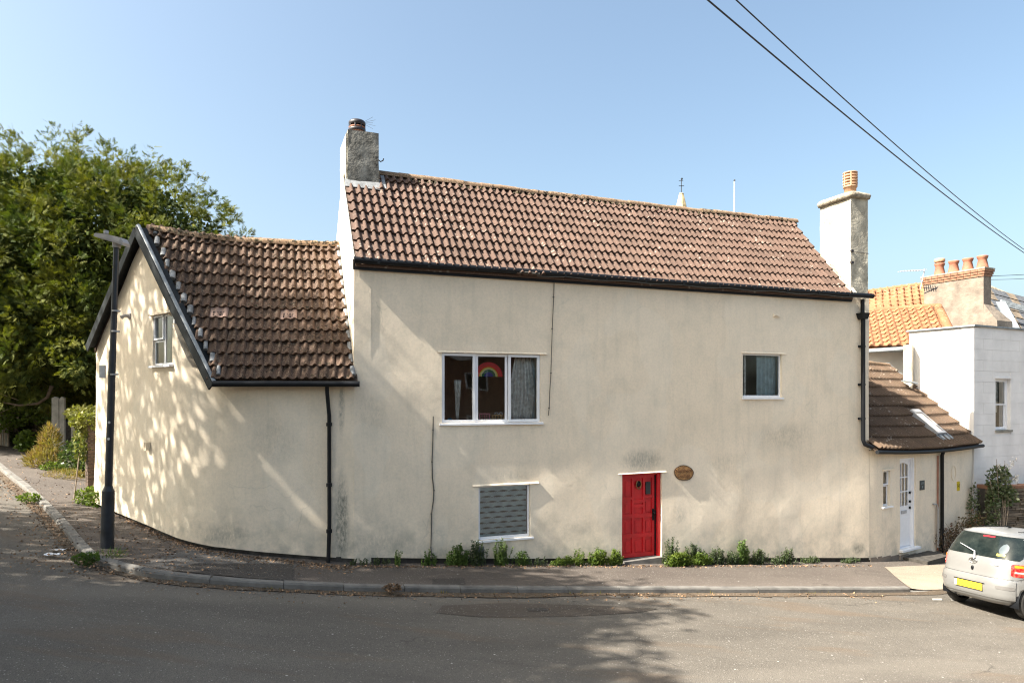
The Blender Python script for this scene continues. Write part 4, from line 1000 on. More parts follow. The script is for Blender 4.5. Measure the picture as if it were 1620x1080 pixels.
# ---------------------------------------------------------------- the low annexe cottage on the right
O2 = (8.77, 16.33); A2 = (.829, .5592); N2 = (.5592, -.829); AF = frame(O2, A2, N2)
WC = (12.94, 19.14)
def fa(px, o=0.):
    s = (px-CX)/F; bx, by = O2[0]+N2[0]*o, O2[1]+N2[1]*o; return (s*by-bx)/(A2[0]-s*A2[1])
def faz(py, px, o=0.): return (HY-py)/F*AF(fa(px, o), o, 0)[1]
ann = thing('annexe_cottage', 'low annexe with white half-glazed door and partly sunlit brown tiled roof', 'house', AF(2, -1, zp(*AF(2, 0, 0)[:2])))
apts = [FP(12.0, .25, 0)[:2], FP(12.02, .0, 0)[:2]]+[FP(12.02+k*.08, 0, 0)[:2] for k in (1, 2, 3)]+[AF(a, 0, 0)[:2] for a in np.linspace(.12, 5.0, 26)]+[AF(5.06, -.6, 0)[:2], AF(5.35, -2.5, 0)[:2]]
ap = np.array(apts); aseg = np.r_[0, np.cumsum(np.linalg.norm(np.diff(ap, axis=0), axis=1))]; AL = aseg[-1]
def apath(s):
    e = .06; g = lambda q: (np.interp(q, aseg, ap[:, 0]), np.interp(q, aseg, ap[:, 1])); x, y = g(s); a, b = g(s-e), g(s+e); dx, dy = b[0]-a[0], b[1]-a[1]; L = math.hypot(dx, dy)+1e-9
    return (x, y, dy/L, -dx/L)
sa0 = .25+.24+.02; 
def a2s(a): return aseg[5]+(a-.12)
AWN = [a2s(fa(1397.5)), a2s(fa(1408.5)), faz(800, 1403), faz(744, 1403)]
ADR = [a2s(fa(1423.5)), a2s(fa(1448.5)), faz(866, 1436), faz(724, 1436)]
wall('wall', M['wall'], ann, apath, .26, AL, lambda s: -1.24 if s < AL-2.6 else -1.24+(s-(AL-2.6))*.82, lambda s: zp(*apath(s)[:2])+.05, [AWN, ADR], .25, lambda s, z: .02*mnoise.noise((s*.8, z*.8, 5))+.006*mnoise.noise((s*3, z*3, 5)), .14)
mb = MB()
for s in np.arange(.3, AL-2.4, .4):
    x, y, nx, ny = apath(s); x2, y2, nx2, ny2 = apath(s+.4); z0 = zp(x, y); o = .012
    if s > a2s(.8): o = .05
    mb.hexa([(x-nx*.2, y-ny*.2, z0-.3), (x+nx*o, y+ny*o, z0-.3), (x2-nx2*.2, y2-ny2*.2, z0-.3), (x2+nx2*o, y2+ny2*o, z0-.3), (x-nx*.2, y-ny*.2, z0+.10), (x+nx*o, y+ny*o, z0+.10), (x2-nx2*.2, y2-ny2*.2, z0+.10), (x2+nx2*o, y2+ny2*o, z0+.10)])
mb.build('plinth', M['stack_brown'], ann)
aW = (fa(1397.5), fa(1408.5)); window(ann, AF, aW[0], aW[1], AWN[2], AWN[3], [(0, 1, .58, 1, 1), (0, 1, 0, .58, 0)], .07, .02, sashw=.03, horn=.08)
m = MB(); m.box(AF, aW[0]-.03, aW[1]+.18, -.05, .03, AWN[3], AWN[3]+.04); m.build('drip_ledge', M['wall'], ann)
# white door with nine panes under an arched head
d0, d1 = fa(1423.5), fa(1448.5); z0, z1 = ADR[2], ADR[3]; dw, dh = d1-d0, z1-z0
m = MB(); m.box(AF, d0, d0+.04, -.16, -.06, z0, z1); m.box(AF, d1-.07, d1, -.16, -.03, z0, z1); m.box(AF, d0+.04, d1-.07, -.16, -.06, z1-.05, z1); m.build('door_frame', M['white'], ann)
b0, b1 = d0+.042, d1-.072; bw = b1-b0
m = MB(); m.box(AF, b0, b1, -.15, -.10, z0+.02, z0+dh*.42)
m.box(AF, b0, b0+bw*.09, -.15, -.10, z0+dh*.42, z1-.05); m.box(AF, b1-bw*.16, b1, -.15, -.10, z0+dh*.42, z1-.05)
gx0, gx1, gz0, gz1 = b0+bw*.09, b1-bw*.16, z0+dh*.46, z1-.05-dh*.035
m.box(AF, gx0, gx1, -.15, -.10, z0+dh*.42, gz0)
arc = [(gx0, z1-.05)]+[(gx0+(gx1-gx0)*k/10, gz1-.16+.16*math.sin(math.pi*(.18+.64*k/10))) for k in range(11)]+[(gx1, z1-.05)]
m.prism(arc, lambda a, b, c: AF(a, c, b), -.15, -.10)
dr = m.build('door', M['white'], ann)
for k in (1, 2): m = MB(); x = gx0+(gx1-gx0)*k/3; m.box(AF, x-.012, x+.012, -.14, -.097, gz0, gz1-.02); m.build('glazing_bar', M['white'], dr)
for k in (1, 2): m = MB(); zz = gz0+(gz1-gz0)*k/3; m.box(AF, gx0, gx1, -.14, -.095, zz-.012, zz+.012); m.build('glazing_bar', M['white'], dr)
for i in range(3):
    for k in range(3):
        m = MB(); pane_quad(m, AF, gx0+(gx1-gx0)*i/3+.010, gx0+(gx1-gx0)*(i+1)/3-.010, gz0+(gz1-gz0)*k/3+.010, gz0+(gz1-gz0)*(k+1)/3-.010, -.115); m.build('pane', M['glass'], dr)
m = MB(); m.box(AF, b0+bw*.32, b0+bw*.72, -.10, -.085, z0+dh*.375, z0+dh*.41); m.build('letterbox', M['metal'], dr)
m = MB(); m.box(AF, b0+bw*.10, b0+bw*.85, -.10, -.092, z0+dh*.07, z0+dh*.33); m.build('panel', M['white'], dr)
for zz in (.43, .50, .60): m = MB(); m.box(AF, b1-bw*.10, b1-bw*.03, -.10, -.07, z0+dh*zz-.025, z0+dh*zz+.03); m.build('handle', M['black'], dr)
m = MB(); m.hexa([AF(d0-.02, -.2, z0-.05), AF(d1+.10, -.2, z0-.05), AF(d0-.02, .09, z0-.06), AF(d1+.10, .09, z0-.06), AF(d0-.02, -.2, z0+.02), AF(d1+.10, -.2, z0+.02), AF(d0-.02, .09, z0-.01), AF(d1+.10, .09, z0-.01)]); m.build('door_sill', M['white'], ann)
m = MB(); m.box(AF, d0+.05, d1+.55, .05, .62, zp(*AF(d1, 0, 0)[:2])-.2, zp(*AF(d1, 0, 0)[:2])+.13)
m.box(AF, d0-.35, d0+.06, .03, .50, zp(*AF(d1, 0, 0)[:2])-.2, zp(*AF(d1, 0, 0)[:2])+.05); m.build('doorstep', M['dark'], ann)
# pent roof
def annP(a, f, lift=0.):
    sag = (-.07*math.sin(math.pi*min(1, max(0, (a+.4)/5.4)))-.012*a)*(1-f); a0_ = Vector(AF(a, .17, -1.20+sag)); b_ = Vector(AF(a, -2.54, 1.02)); p = a0_+(b_-a0_)*f; p.z += lift; return p
def ann_af(px, py):
    best = min(((abs(CX+F*q[0]/q[1]-px)+abs(HY-F*q[2]/q[1]-py), a, f) for a in np.arange(-.4, 5.3, .04) for f in np.arange(0, 1.01, .02) for q in (annP(a, f),)), key=lambda r: r[0]); return best[1], best[2]
amin = lambda f: -.46+.66*f-(.6 if f > .4 else 0)
amax = lambda f: 5.0+.38*f
m = MB(); V = [annP(amin(i/8)+(amax(i/8)+.02-amin(i/8))*k/8, i/8, -.04) for i in range(9) for k in range(9)]; m.add(V, [(i*9+k, i*9+k+1, (i+1)*9+k+1, (i+1)*9+k) for i in range(8) for k in range(8)])
m.add([annP(0, 1, -.03), annP(5.4, 1, -.03), Vector(AF(5.7, -4.5, -.6)), Vector(AF(0, -4.5, -.6))], [(0, 1, 2, 3)])
aroof = m.build('roof', M['tile3'], ann)
AT = tile_mesh('tile', .34, .42, 2, .062, .045, M['tile3'])
rl0, rl1 = ann_af(1436, 652), ann_af(1487, 689)
LA0, LA1, LF0, LF1 = rl0[0]-.0, rl0[0]+.48, min(rl1[1], rl0[1])+.0, max(rl1[1], rl0[1])
mats = []
for j in range(9):
    f = (j-.05)/8.9
    for i in range(17):
        a = amax(f)-.15-.338*i
        if a < amin(f)+.0: continue
        if LA0-.08 < a < LA1+.10 and LF0-.05 < f+.02 < LF1+.0: continue
        p = annP(a, f, .012); Mx = jitter(basis(p, Vector(annP(a+.1, f))-Vector(annP(a-.1, f)), Vector(annP(a, f+.05))-p), .006); mats.append(Mx)
lay(aroof, AT, mats, [])
ridge_run(aroof, [annP(.0, 1.0, .0), annP(4.0, 1.0, .03), annP(5.36, 1.0, .0)], .11, .40, M['ridge'])
RFm = lambda a, f, h: tuple(Vector(annP(a, f))+Vector((N2[0]*.62*h, N2[1]*.62*h, .78*h)))
def rbox(mb, a0, a1, f0, f1, h0, h1): return mb.hexa([RFm(a, f, h) for h in (h0, h1) for f in (f0, f1) for a in (a0, a1)])
m = MB(); rbox(m, LA0, LA0+.05, LF0, LF1, 0, .12); rbox(m, LA1-.05, LA1, LF0, LF1, 0, .12); rbox(m, LA0+.05, LA1-.05, LF0, LF0+.02, 0, .118); rbox(m, LA0+.05, LA1-.05, LF1-.035, LF1, 0, .13)
sk = m.build('skylight', M['metal'], aroof)
m = MB(); m.add([RFm(LA0+.05, LF0+.02, .10), RFm(LA1-.05, LF0+.02, .10), RFm(LA1-.05, LF1-.035, .10), RFm(LA0+.05, LF1-.035, .10)], [(0, 1, 2, 3)]); 
pn, nt, b = newmat('skylight_blind'); setc(nt, b, (.62, .52, .44)); b.inputs['Roughness'].default_value = .25; b.inputs['Coat Weight'].default_value = .6
sko = m.build('skylight_pane', pn, ann); sko['label'] = 'skylight pane with pale blind'
m = MB()
for k in range(6): rbox(m, LA0-.05+.12*k, LA0+.06+.12*k, LF0-.055, LF0+.005, .02+.02*(k % 2), .05+.02*(k % 2))
m.build('skylight_flashing', M['lead'], aroof)
m = MB()
for j in range(14):
    f = j/14; m.beam(annP(amax(f)+.03, f, .05), annP(amax(f+.08)+.03, f+.08, .06+.01*(j % 2)), .09, .03)
m.build('verge_flashing', M['pale_mortar'], aroof)
m = MB(); gpts = [Vector(annP(a, 0, -.055))+Vector((N2[0]*.03, N2[1]*.03, 0)) for a in np.linspace(-.44, 5.12, 16)]; m.tube(gpts, .048, 9); gu = m.build('gutter', M['black'], ann)
m = MB(); ad = fa(1486); zb = zp(*AF(ad, 0, 0)[:2]); m.tube([AF(ad-.05, .15, -1.30), AF(ad, .07, -1.5), AF(ad, .07, zb+.02)], .045, 9); m.build('downpipe', M['black'], ann)
m = MB(); m.tube([AF(fa(1475), .02, faz(797, 1475)), AF(fa(1478.5), .05, faz(797, 1478)), AF(fa(1480), .06, faz(803, 1480)), AF(fa(1480), .06, faz(865, 1480))], .022, 8); m.build('overflow_pipe', M['lamphead'], ann)
m = MB(); m.tube([AF(fa(1482), .03, -1.5), AF(fa(1481.5), .03, faz(870, 1481))], .018, 7); m.build('service_pipe', M['pot_red'], ann)
# slate number plaque, hydrant sign
ap_, az_ = fa(1458), faz(767, 1458); T = thing('slate_plaque', 'square dark slate number plaque between the white door and the downpipe', 'sign', AF(ap_, .0, az_-.12))
m = MB(); m.box(AF, ap_-.115, ap_+.115, .003, .022, az_-.12, az_+.12); m.build('board', plain('slate_sign', (.025, .032, .035), .5), T)
gl_ = emis('faint_lettering', (.28, .36, .38), .6)
m = MB(); m.box(AF, ap_-.07, ap_+.07, .022, .024, az_+.035, az_+.045); m.box(AF, ap_-.07, ap_+.07, .022, .024, az_+.065, az_+.072)
m.build('engraved_line', gl_, T); text('numeral', '8', .08, AF(ap_, .024, az_-.05), (*A2, 0), (0, 0, 1), gl_, T)
ah, zh = fa(1515.5), faz(768.5, 1515); T = thing('hydrant_sign', 'small yellow H plate on the cream wall behind the car', 'sign', AF(ah, 0, zh-.12))
yl = emis('hydrant_yellow', (.62, .47, .01), .5); m = MB(); m.box(AF, ah-.08, ah+.08, .003, .014, zh-.125, zh+.125); m.build('plate', yl, T)
text('lettering', 'H', .17, AF(ah, .0155, zh), (*A2, 0), (0, 0, 1), M['black'], T)
m = MB()
for k in range(14):
    a0_ = k*2*math.pi/14; m.beam(AF(fa(1508)+.13*math.cos(a0_), .012, faz(748, 1508)+.2*math.sin(a0_)), AF(fa(1508)+.13*math.cos(a0_+.45), .012, faz(748, 1508)+.2*math.sin(a0_+.45)), .012, .012)
m.build('render_patch', M['wall'], ann)

# ---------------------------------------------------------------- white block-fronted house
BA = (.893, .450); BN = (.450, -.893); BF = frame(WC, BA, BN)
def fb(px): s = (px-CX)/F; return (s*WC[1]-WC[0])/(BA[0]-s*BA[1])
def fbz(py, px): return (HY-py)/F*BF(fb(px), 0, 0)[1]
wh = thing('white_house', 'flat-topped white painted house with scored blocks and sash windows', 'house', BF(3, -3, -4.3))
ztop = (HY-516)/F*WC[1]
ws = [fb(1575), fb(1598), fbz(680, 1586), fbz(599, 1586)]; wl2 = [fb(1577), fb(1610), fbz(778, 1590), fbz(755, 1590)]
wall('wall', M['whitewall'], wh, line_path(WC, BA, BN), 0, 9, lambda s: ztop, lambda s: -4.8, [ws, wl2], .3, None, .5)
wall('wall', M['whitewall'], wh, line_path(BF(-.0, -.3, 0), (-BN[0], -BN[1]), (-BA[0], -BA[1])), -.3, 1.56, lambda s: ztop, lambda s: -4.8, [], .3, lambda s, z: .004*mnoise.noise((s*3, z*3, 0)), .3)
m = MB(); m.box(BF, .3, 9, -9, -.3, ztop-.5, ztop-.4); m.box(BF, 8.7, 9, -9, -.3, -4.8, ztop-.5); m.build('flat_roof', M['lead'], wh)
hC = .305
for r in range(int((ztop+4.6)/hC)+1):
    zt_ = ztop-.03-r*hC; zb_ = zt_-hC+.006; off = .46*(r % 2)
    for k in range(-1, 5):
        x0, x1 = k*.92+off, (k+1)*.92+off-.006; x0 = max(x0, 0.006); x1 = min(x1, 4.2)
        if x1-x0 < .05: continue
        segs = [(x0, x1)]
        for w in (ws, wl2):
            if zt_ > w[2]-.03 and zb_ < w[3]+.02:
                ns = []
                for s0_, s1_ in segs:
                    if s1_ <= w[0]-.02 or s0_ >= w[1]+.02: ns.append((s0_, s1_)); continue
                    if s0_ < w[0]-.03: ns.append((s0_, w[0]-.02))
                    if s1_ > w[1]+.03: ns.append((w[1]+.02, s1_))
                segs = ns
        for s0_, s1_ in segs: q = MB(); q.box(BF, s0_, s1_, .0, .009, zb_, zt_); q.build('block', M['whitewall'], wh)
m = MB(); m.box(BF, -.06, 9, -.34, .07, ztop, ztop+.045); m.box(BF, -.07, .30, -1.92, -.34, ztop+.002, ztop+.047); m.build('coping', M['lead'], wh)
def sash_window(par, fr, w, bars):
    win = MB(); rect_frame(win, fr, w[0], w[1], w[2], w[3], -.16, -.08, .05); o = win.build('window', M['white'], par); zm = (w[2]+w[3])/2
    s1_ = MB(); rect_frame(s1_, fr, w[0]+.05, w[1]-.05, zm-.02, w[3]-.05, -.13, -.10, .035); s1_.build('sash', M['white'], o)
    s2_ = MB(); rect_frame(s2_, fr, w[0]+.05, w[1]-.05, w[2]+.05, zm+.02, -.16, -.132, .035); s2_.build('sash', M['white'], o)
    p = MB(); pane_quad(p, fr, w[0]+.08, w[1]-.08, zm, w[3]-.08, -.115); p.build('pane', M['glass'], o)
    p = MB(); pane_quad(p, fr, w[0]+.08, w[1]-.08, w[2]+.08, zm, -.145); p.build('pane', M['glass'], o)
    for k in range(bars):
        x = w[0]+.05+(w[1]-w[0]-.1)*(k+1)/(bars+1); q = MB(); q.box(fr, x-.012, x+.012, -.128, -.098, w[2]+.05, w[3]-.05); q.build('glazing_bar', M['white'], o)
    q = MB(); q.box(fr, w[0]-.05, w[1]+.05, -.08, .05, w[2]-.06, w[2]); q.build('sill', M['post'], o); return o
sash_window(wh, BF, ws, 0); sash_window(wh, BF, wl2, 4)
m = MB(); m.box(BF, ws[0]-.06, ws[1]+.06, -.02, .03, ws[3], ws[3]+.04); m.build('lintel', M['whitewall'], wh)
curtain(BF, ws[0]+.1, ws[1]-.1, -.3, ws[2]+.5, ws[3]-.1, 4, .02, M['curtain'], 'net curtain in the sash window of the white house')

# small square flue on the annexe roof beside the white wall
sx = ann_af(1437, 598); m = MB(); p = Vector(AF(fa(1437, -2.0), -1.95, 0))
q0 = PX(1429, 600, 20.5); q1 = PX(1442, 600, 20.34); q2 = PX(1447, 600, 20.8); q3_ = (q0[0]+q2[0]-q1[0], q0[1]+q2[1]-q1[1], 0)
m.hexa([(q0[0], q0[1], .2), (q1[0], q1[1], .2), (q3_[0], q3_[1], .2), (q2[0], q2[1], .2), (q0[0], q0[1], 1.60), (q1[0], q1[1], 1.60), (q3_[0], q3_[1], 1.60), (q2[0], q2[1], 1.60)])
fl = m.build('chimney', M['stack_pale'], ann); m = MB(); m.beam(PX(1428, 602, 20.2), PX(1450, 606, 20.1), .3, .03); m.build('flashing', M['lead'], fl)

# ---------------------------------------------------------------- orange pantiled house behind
oh = thing('pantiled_house', 'cream house behind the annexe with orange pantiled hipped roof', 'house', PX(1450, 900, 23))
EL, ER = Vector(PX(1290, 556, 23.6)), Vector(PX(1512, 538, 21.6)); RL_, RR_ = Vector(PX(1290, 499, 26.2)), Vector(PX(1484, 484, 24.2)); BR = ER+Vector((2.4, 4.4, .1))
ER.z = EL.z = 1.70
m = MB(); dn_ = Vector((0, 0, -.06)); m.add([EL+dn_, ER+dn_, RR_+dn_, RL_+dn_, BR+dn_, RL_+Vector((1.5, 3, -1.6)), RR_+Vector((1.5, 3, -1.6))], [(0, 1, 2, 3), (1, 4, 2), (3, 2, 6, 5)])
oroof = m.build('roof', M['pantile'], oh)
PT = tile_mesh('tile', .255, .40, 1, .07, .03, M['pantile'])
def quadlay(par, me, A, B, Cc, D, gx, gy, clip=None):
    """A,B eave left/right; D,Cc ridge left/right"""
    mats = []; ny = max(1, round((D-A).length/gy)); nx = round((B-A).length/gx); r = (B-A).normalized()
    for j in range(ny):
        for i in range(nx):
            f = j/ny; g_ = gx*(i+.5)/(B-A).length; p = A.lerp(B, g_).lerp(D.lerp(Cc, g_), f)+Vector((0, 0, .015)); endx = ((B-A)+((Cc-D)-(B-A))*f)
            if gx*(i+.5) > ((B+(Cc-B)*f)-(A+(D-A)*f)).dot(r)-.05: continue
            if clip and not clip(p): continue
            mats.append(jitter(basis(p, r, D.lerp(Cc, g_)-A.lerp(B, g_)), .008))
    lay(par, me, mats, [])
inpx = lambda lo: (lambda p: CX+F*p.x/p.y > lo)
quadlay(oroof, PT, EL, ER, RR_, RL_, .258, .33, inpx(1296))
quadlay(oroof, PT, ER, BR, RR_.lerp(RR_, 1), RR_-(BR-ER)*.0, .258, .33, None) if False else None
ridge_run(oroof, [RL_, RR_], .12, .42, M['pantile']); ridge_run(oroof, [ER+Vector((0, 0, .05)), RR_], .13, .42, M['pantile']); ridge_run(oroof, [BR+Vector((0, 0, .05)), RR_], .12, .42, M['pantile'])
m = MB(); ww = Vector((0, 0, -1)); a_, b_, c_ = EL+Vector((0, .1, 0)), ER+Vector((-.1, .1, 0)), BR+Vector((-.1, -.1, 0))
m.add([a_-Vector((0, 0, .05)), b_-Vector((0, 0, .05)), Vector((b_.x, b_.y, -4.8)), Vector((a_.x, a_.y, -4.8)), c_-Vector((0, 0, .05)), Vector((c_.x, c_.y, -4.8))], [(0, 1, 2, 3), (1, 4, 5, 2)]); m.build('wall', M['whitewall'], oh)
# further orange roof
oh2 = thing('pantiled_house', 'further orange pantiled roof rising behind the nearer one', 'house', PX(1420, 900, 30))
EL, ER = Vector(PX(1290, 515, 28)), Vector(PX(1476, 503, 26.5)); RL_, RR_ = Vector(PX(1290, 472, 30.4)), Vector(PX(1468, 449, 28.4)); ER.z = EL.z = 3.0
m = MB(); m.add([EL+dn_, ER+dn_, RR_+dn_, RL_+dn_, ER+Vector((1, 3.5, 0)), EL+Vector((1, 3.5, 0))], [(0, 1, 2, 3), (3, 2, 4, 5)]); ro2 = m.build('roof', M['pantile'], oh2)
quadlay(ro2, PT, EL, ER, RR_, RL_, .258, .33, inpx(1296)); ridge_run(ro2, [RL_, RR_], .11, .42, M['pantile'])
m = MB(); m.add([EL-Vector((0, 0, .05)), ER-Vector((0, 0, .05)), Vector((ER.x, ER.y, -4.8)), Vector((EL.x, EL.y, -4.8)), ER+Vector((1, 3.5, -.1)), Vector((ER.x+1, ER.y+3.5, -4.8))], [(0, 1, 2, 3), (1, 4, 5, 2)]); m.build('wall', M['stack_pale'], oh2)
# big brown stack with four pots: part of the pantiled house
SC0 = PX(1556, 421, 24.0); LD = (-.438, .899); FD = (.899, .438)
SF = lambda a, b, c: (SC0[0]+LD[0]*a+FD[0]*b, SC0[1]+LD[1]*a+FD[1]*b, c)
zt = SC0[2]; m = MB(); V = []
m.box(SF, 0, 2.13, 0, .45, -.2, zt-.34)
m.hexa([SF(.0, .44, 1.6), SF(1.1, .44, 1.6), SF(0, .95, 1.6), SF(1.1, .95, 1.6), SF(0, .44, zt-1.25), SF(1.1, .44, zt-1.25), SF(0, .90, zt-1.95), SF(1.1, .90, zt-1.95)])
m.hexa([SF(-.5, -.02, 1.6), SF(.35, -.02, 1.6), SF(-.5, .9, 1.6), SF(.35, .9, 1.6), SF(-.45, -.02, zt-1.95), SF(.35, -.02, zt-1.95), SF(-.45, .9, zt-1.95), SF(.35, .9, zt-1.95)])
m.hexa([SF(-.45, -.02, zt-1.95), SF(.35, -.02, zt-1.95), SF(-.45, .9, zt-1.95), SF(.35, .9, zt-1.95), SF(0.02, .02, zt-1.3), SF(.35, .02, zt-1.3), SF(0.02, .43, zt-1.3), SF(.35, .43, zt-1.3)])
big = m.build('chimney', M['stack_brown'], oh); big['label'] = 'big brown rendered stack with four clay pots and brick cornice'
for r in range(3):
    o = .03+.025*r; zz = zt-.34+r*.085
    for a0_, a1_ in [(-o+k*.235, -o+(k+1)*.235-.012) for k in range(int((2.13+2*o)/.235)+1)]:
        q = MB(); q.box(SF, a0_, min(a1_, 2.13+o), -o, .45+o, zz, zz+.075); q.build('brick', M['brick'], big)
m = MB(); m.box(SF, -.09, 2.22, -.09, .54, zt-.085, zt-.04); m.build('chimney_cap', M['cap'], big)
for k, a in enumerate((.16, .66, 1.16, 1.68)):
    c = Vector(SF(a, .22, zt-.05)); q = MB(); q.lathe(c, [(.20, -.02), (.175, .12), (.135, .33), (.15, .35), (.175, .42), (.18, .46), (.15, .46)], 12); po = q.build('chimney_pot', M['pot_red'], big)
    if k == 3: q = MB(); q.lathe(c, [(.16, .5), (.18, .52), (.18, .62), (.14, .64)], 12); q.lathe(c, [(.11, .44), (.11, .52)], 10); q.build('pot_hood', M['pot_buff'], big)
# aerial on a mast
T = thing('tv_aerial', 'thin grey rooftop aerial with two yagi arms left of the big stack', 'aerial', PX(1461, 455, 25.9))
m = MB(); b0_, t0_ = Vector(PX(1456, 458, 25.9)), Vector(PX(1463, 425, 25.9)); m.tube([b0_, t0_], .02, 6); m.build('mast', M['metal'], T)
m = MB(); e0, e1 = Vector(PX(1425, 429, 26.4)), Vector(PX(1464, 427, 25.8)); m.tube([e0, e1], .012, 5)
for k in range(9):
    c = e0.lerp(e1, k/8.5); m.tube([c+Vector((.04, -.14, .0)), c+Vector((-.04, .14, 0))], .008, 4)
m.build('boom', M['metal'], T)
m = MB(); m.tube([PX(1462, 464, 23.9), PX(1484, 454, 23.5)], .02, 5)
for k in range(6):
    c = Vector(PX(1462+3.6*k, 455+.2*k, 23.6)); m.tube([c+Vector((.02, 0, -.12)), c+Vector((-.02, 0, .10))], .012, 4)
m.tube([PX(1460, 455, 23.6), PX(1482, 457, 23.5)], .012, 5); m.build('lower_arm', M['polegrey'], T)
# slate roof at far right
sl = thing('slate_roof_house', 'house with grey slate roof and leaded valley at the far right edge', 'house', PX(1610, 900, 28))
A_, B_, C_, D_ = Vector(PX(1566, 456, 30)), Vector(PX(1720, 520, 30)), Vector(PX(1720, 585, 26)), Vector(PX(1566, 545, 26))
m = MB(); m.add([A_, B_, C_, D_, A_+Vector((0, 3, -2)), B_+Vector((0, 3, -2))], [(0, 1, 2, 3), (0, 1, 5, 4)]); m.add([D_, C_, Vector((C_.x, C_.y, -4.8)), Vector((D_.x, D_.y, -4.8))], [(0, 1, 2, 3)])
slo = m.build('roof', M['slate'], sl)
for j in range(9):
    for i in range(7):
        f = j/9; p = D_.lerp(A_, f)+(C_-D_).normalized()*(.36*(i+.5*(j % 2)))+Vector((0, -.02, .03)); r = (C_-D_).normalized(); u = (A_-D_); q = MB()
        Mx = basis(p, r, u); q.hexa([Mx @ Vector((x, y, z)) for z in (0, .014) for y in (0, .5) for x in (-.17, .17)]); q.build('slate', M['slate'] if i % 3 else M['rubble'], slo)
m = MB(); m.beam(PX(1583, 478, 27.5), PX(1640, 494, 27.5), .10, .22); m.beam(PX(1583, 478, 27.5), PX(1608, 525, 25.5), .3, .08); m.build('valley_lead', M['lead'], slo)
m = MB(); m.tube([A_+Vector((0, 0, .03)), B_+Vector((0, 0, .03))], .10, 8); m.build('ridge', M['cap'], slo)

# ---------------------------------------------------------------- rubble wall behind the car
s0_ = Vector((13.20, 18.85, 0)); sd = Vector((.975, .22, 0)).normalized(); sn = Vector((sd.y, -sd.x, 0)); SWF = lambda a, b, c: tuple(s0_+sd*a+sn*b+Vector((0, 0, c)))
T = thing('stone_wall', 'dark dry stone boundary wall with red brick capping behind the silver car', 'wall', SWF(2, 0, -4.2))
m = MB(); m.box(SWF, -.1, 7, -.3, -.05, -5, -2.50); m.build('core', M['dark'], T)
m = MB(); z = -4.7
while z < -2.50:
    h = random.uniform(.035, .085); a = -.1
    while a < 5:
        w = random.uniform(.12, .42); o = random.uniform(-.02, .035); m.box(SWF, a, a+w-.012, -.06, o, z, z+h-.012); a += w
    z += h
sw = m.build('stone', M['rubble'], T); sw['kind'] = 'stuff'
a = -.1
while a < 5:
    w = random.uniform(.18, .26); q = MB(); q.box(SWF, a, a+w-.01, -.32, .03, -2.50, -2.41-.02*a+random.uniform(-.01, .015)); q.build('brick', M['brick'], T); a += w

# ---------------------------------------------------------------- street lamp
lb = GP(169.5, 866); T = thing('street_lamp', 'dark street lamp with fat base and flat grey lantern at the kerb corner', 'street lamp', lb)
dl = lb[1]; top = PX(184.5, 386, dl); zmid = PX(171, 768, dl)[2]
m = MB(); m.tube([lb[:2]+(lb[2]-.1,), (lb[0]+.01, lb[1], lb[2]+.5), PX(171.5, 776, dl)], [.098, .096, .090], 16); m.tube([PX(171.4, 777, dl), PX(171.6, 768, dl)], [.090, .056], 16); m.build('base', M['polegrey'], T)
m = MB(); m.tube([PX(171.6, 770, dl), PX(177, 590, dl), PX(178.5, 555, dl)], [.056, .054, .052], 14); m.tube([PX(178.5, 555, dl), PX(184.5, 384, dl)], [.047, .042], 14); m.build('pole', M['polegrey'], T)
m = MB()
for y in (592, 524, 492): p = PX(172+(866-y)*.031, y, dl); m.lathe(p, [(.062, -.012), (.064, .012)], 14)
m.build('strap', M['metal'], T)
hd = Vector(PX(172, 376, dl)); hu = Vector((-.86, .1, .20)).normalized(); hs = Vector((.1, .99, 0)).normalized(); hn = hu.cross(hs); hn = hn if hn.z > 0 else -hn
m = MB(); c0 = Vector(PX(186, 381, dl)); 
sec = [(-.16, .085, .06, -.01), (-.10, .095, .05, .055), (.14, .095, .03, .06), (.34, .075, .02, .045), (.37, .07, .01, .03)]
V = []
for (a, w, dn, up) in sec:
    c = c0+hu*a
    for (x, z) in ((-w, -dn), (w, -dn), (w*1.02, -dn*.3), (w*.9, up), (-w*.9, up), (-w*1.02, -dn*.3)): V.append(c+hs*x+hn*z)
m.add(V, [(i*6+k, i*6+(k+1) % 6, (i+1)*6+(k+1) % 6, (i+1)*6+k) for i in range(4) for k in range(6)]+[tuple(range(6)), tuple(range(24, 30))]); lh = m.build('lantern', M['lamphead'], T)
m = MB(); m.lathe(c0+hu*.22+hn*.07, [(.035, 0), (.035, .05), (.02, .055)], 10); m.build('photocell', M['lamphead'], lh)
m = MB(); c = c0+hu*.0-Vector((0, 0, .055)); m.tube([PX(184.5, 392, dl), PX(185, 383, dl)], [.06, .07], 12); m.build('bracket', M['lamphead'], T)
m = MB(); p = PX(171.5, 588, dl); m.box(lambda a, b, c: (p[0]+a, p[1]+b, p[2]+c), -.13, -.04, -.03, .0, -.10, .10); m.build('id_plate', M['metal'], T)
for (px, y) in ((175, 668), (174, 694)): m = MB(); p = PX(px-2.5, y, dl-.062); m.lathe((0, 0, 0), [(.022, 0), (.022, .003)], 8, fx=lambda q: (p[0]+q[0], p[1]+q[2], p[2]+q[1])); m.build('sticker', M['metal'], T)

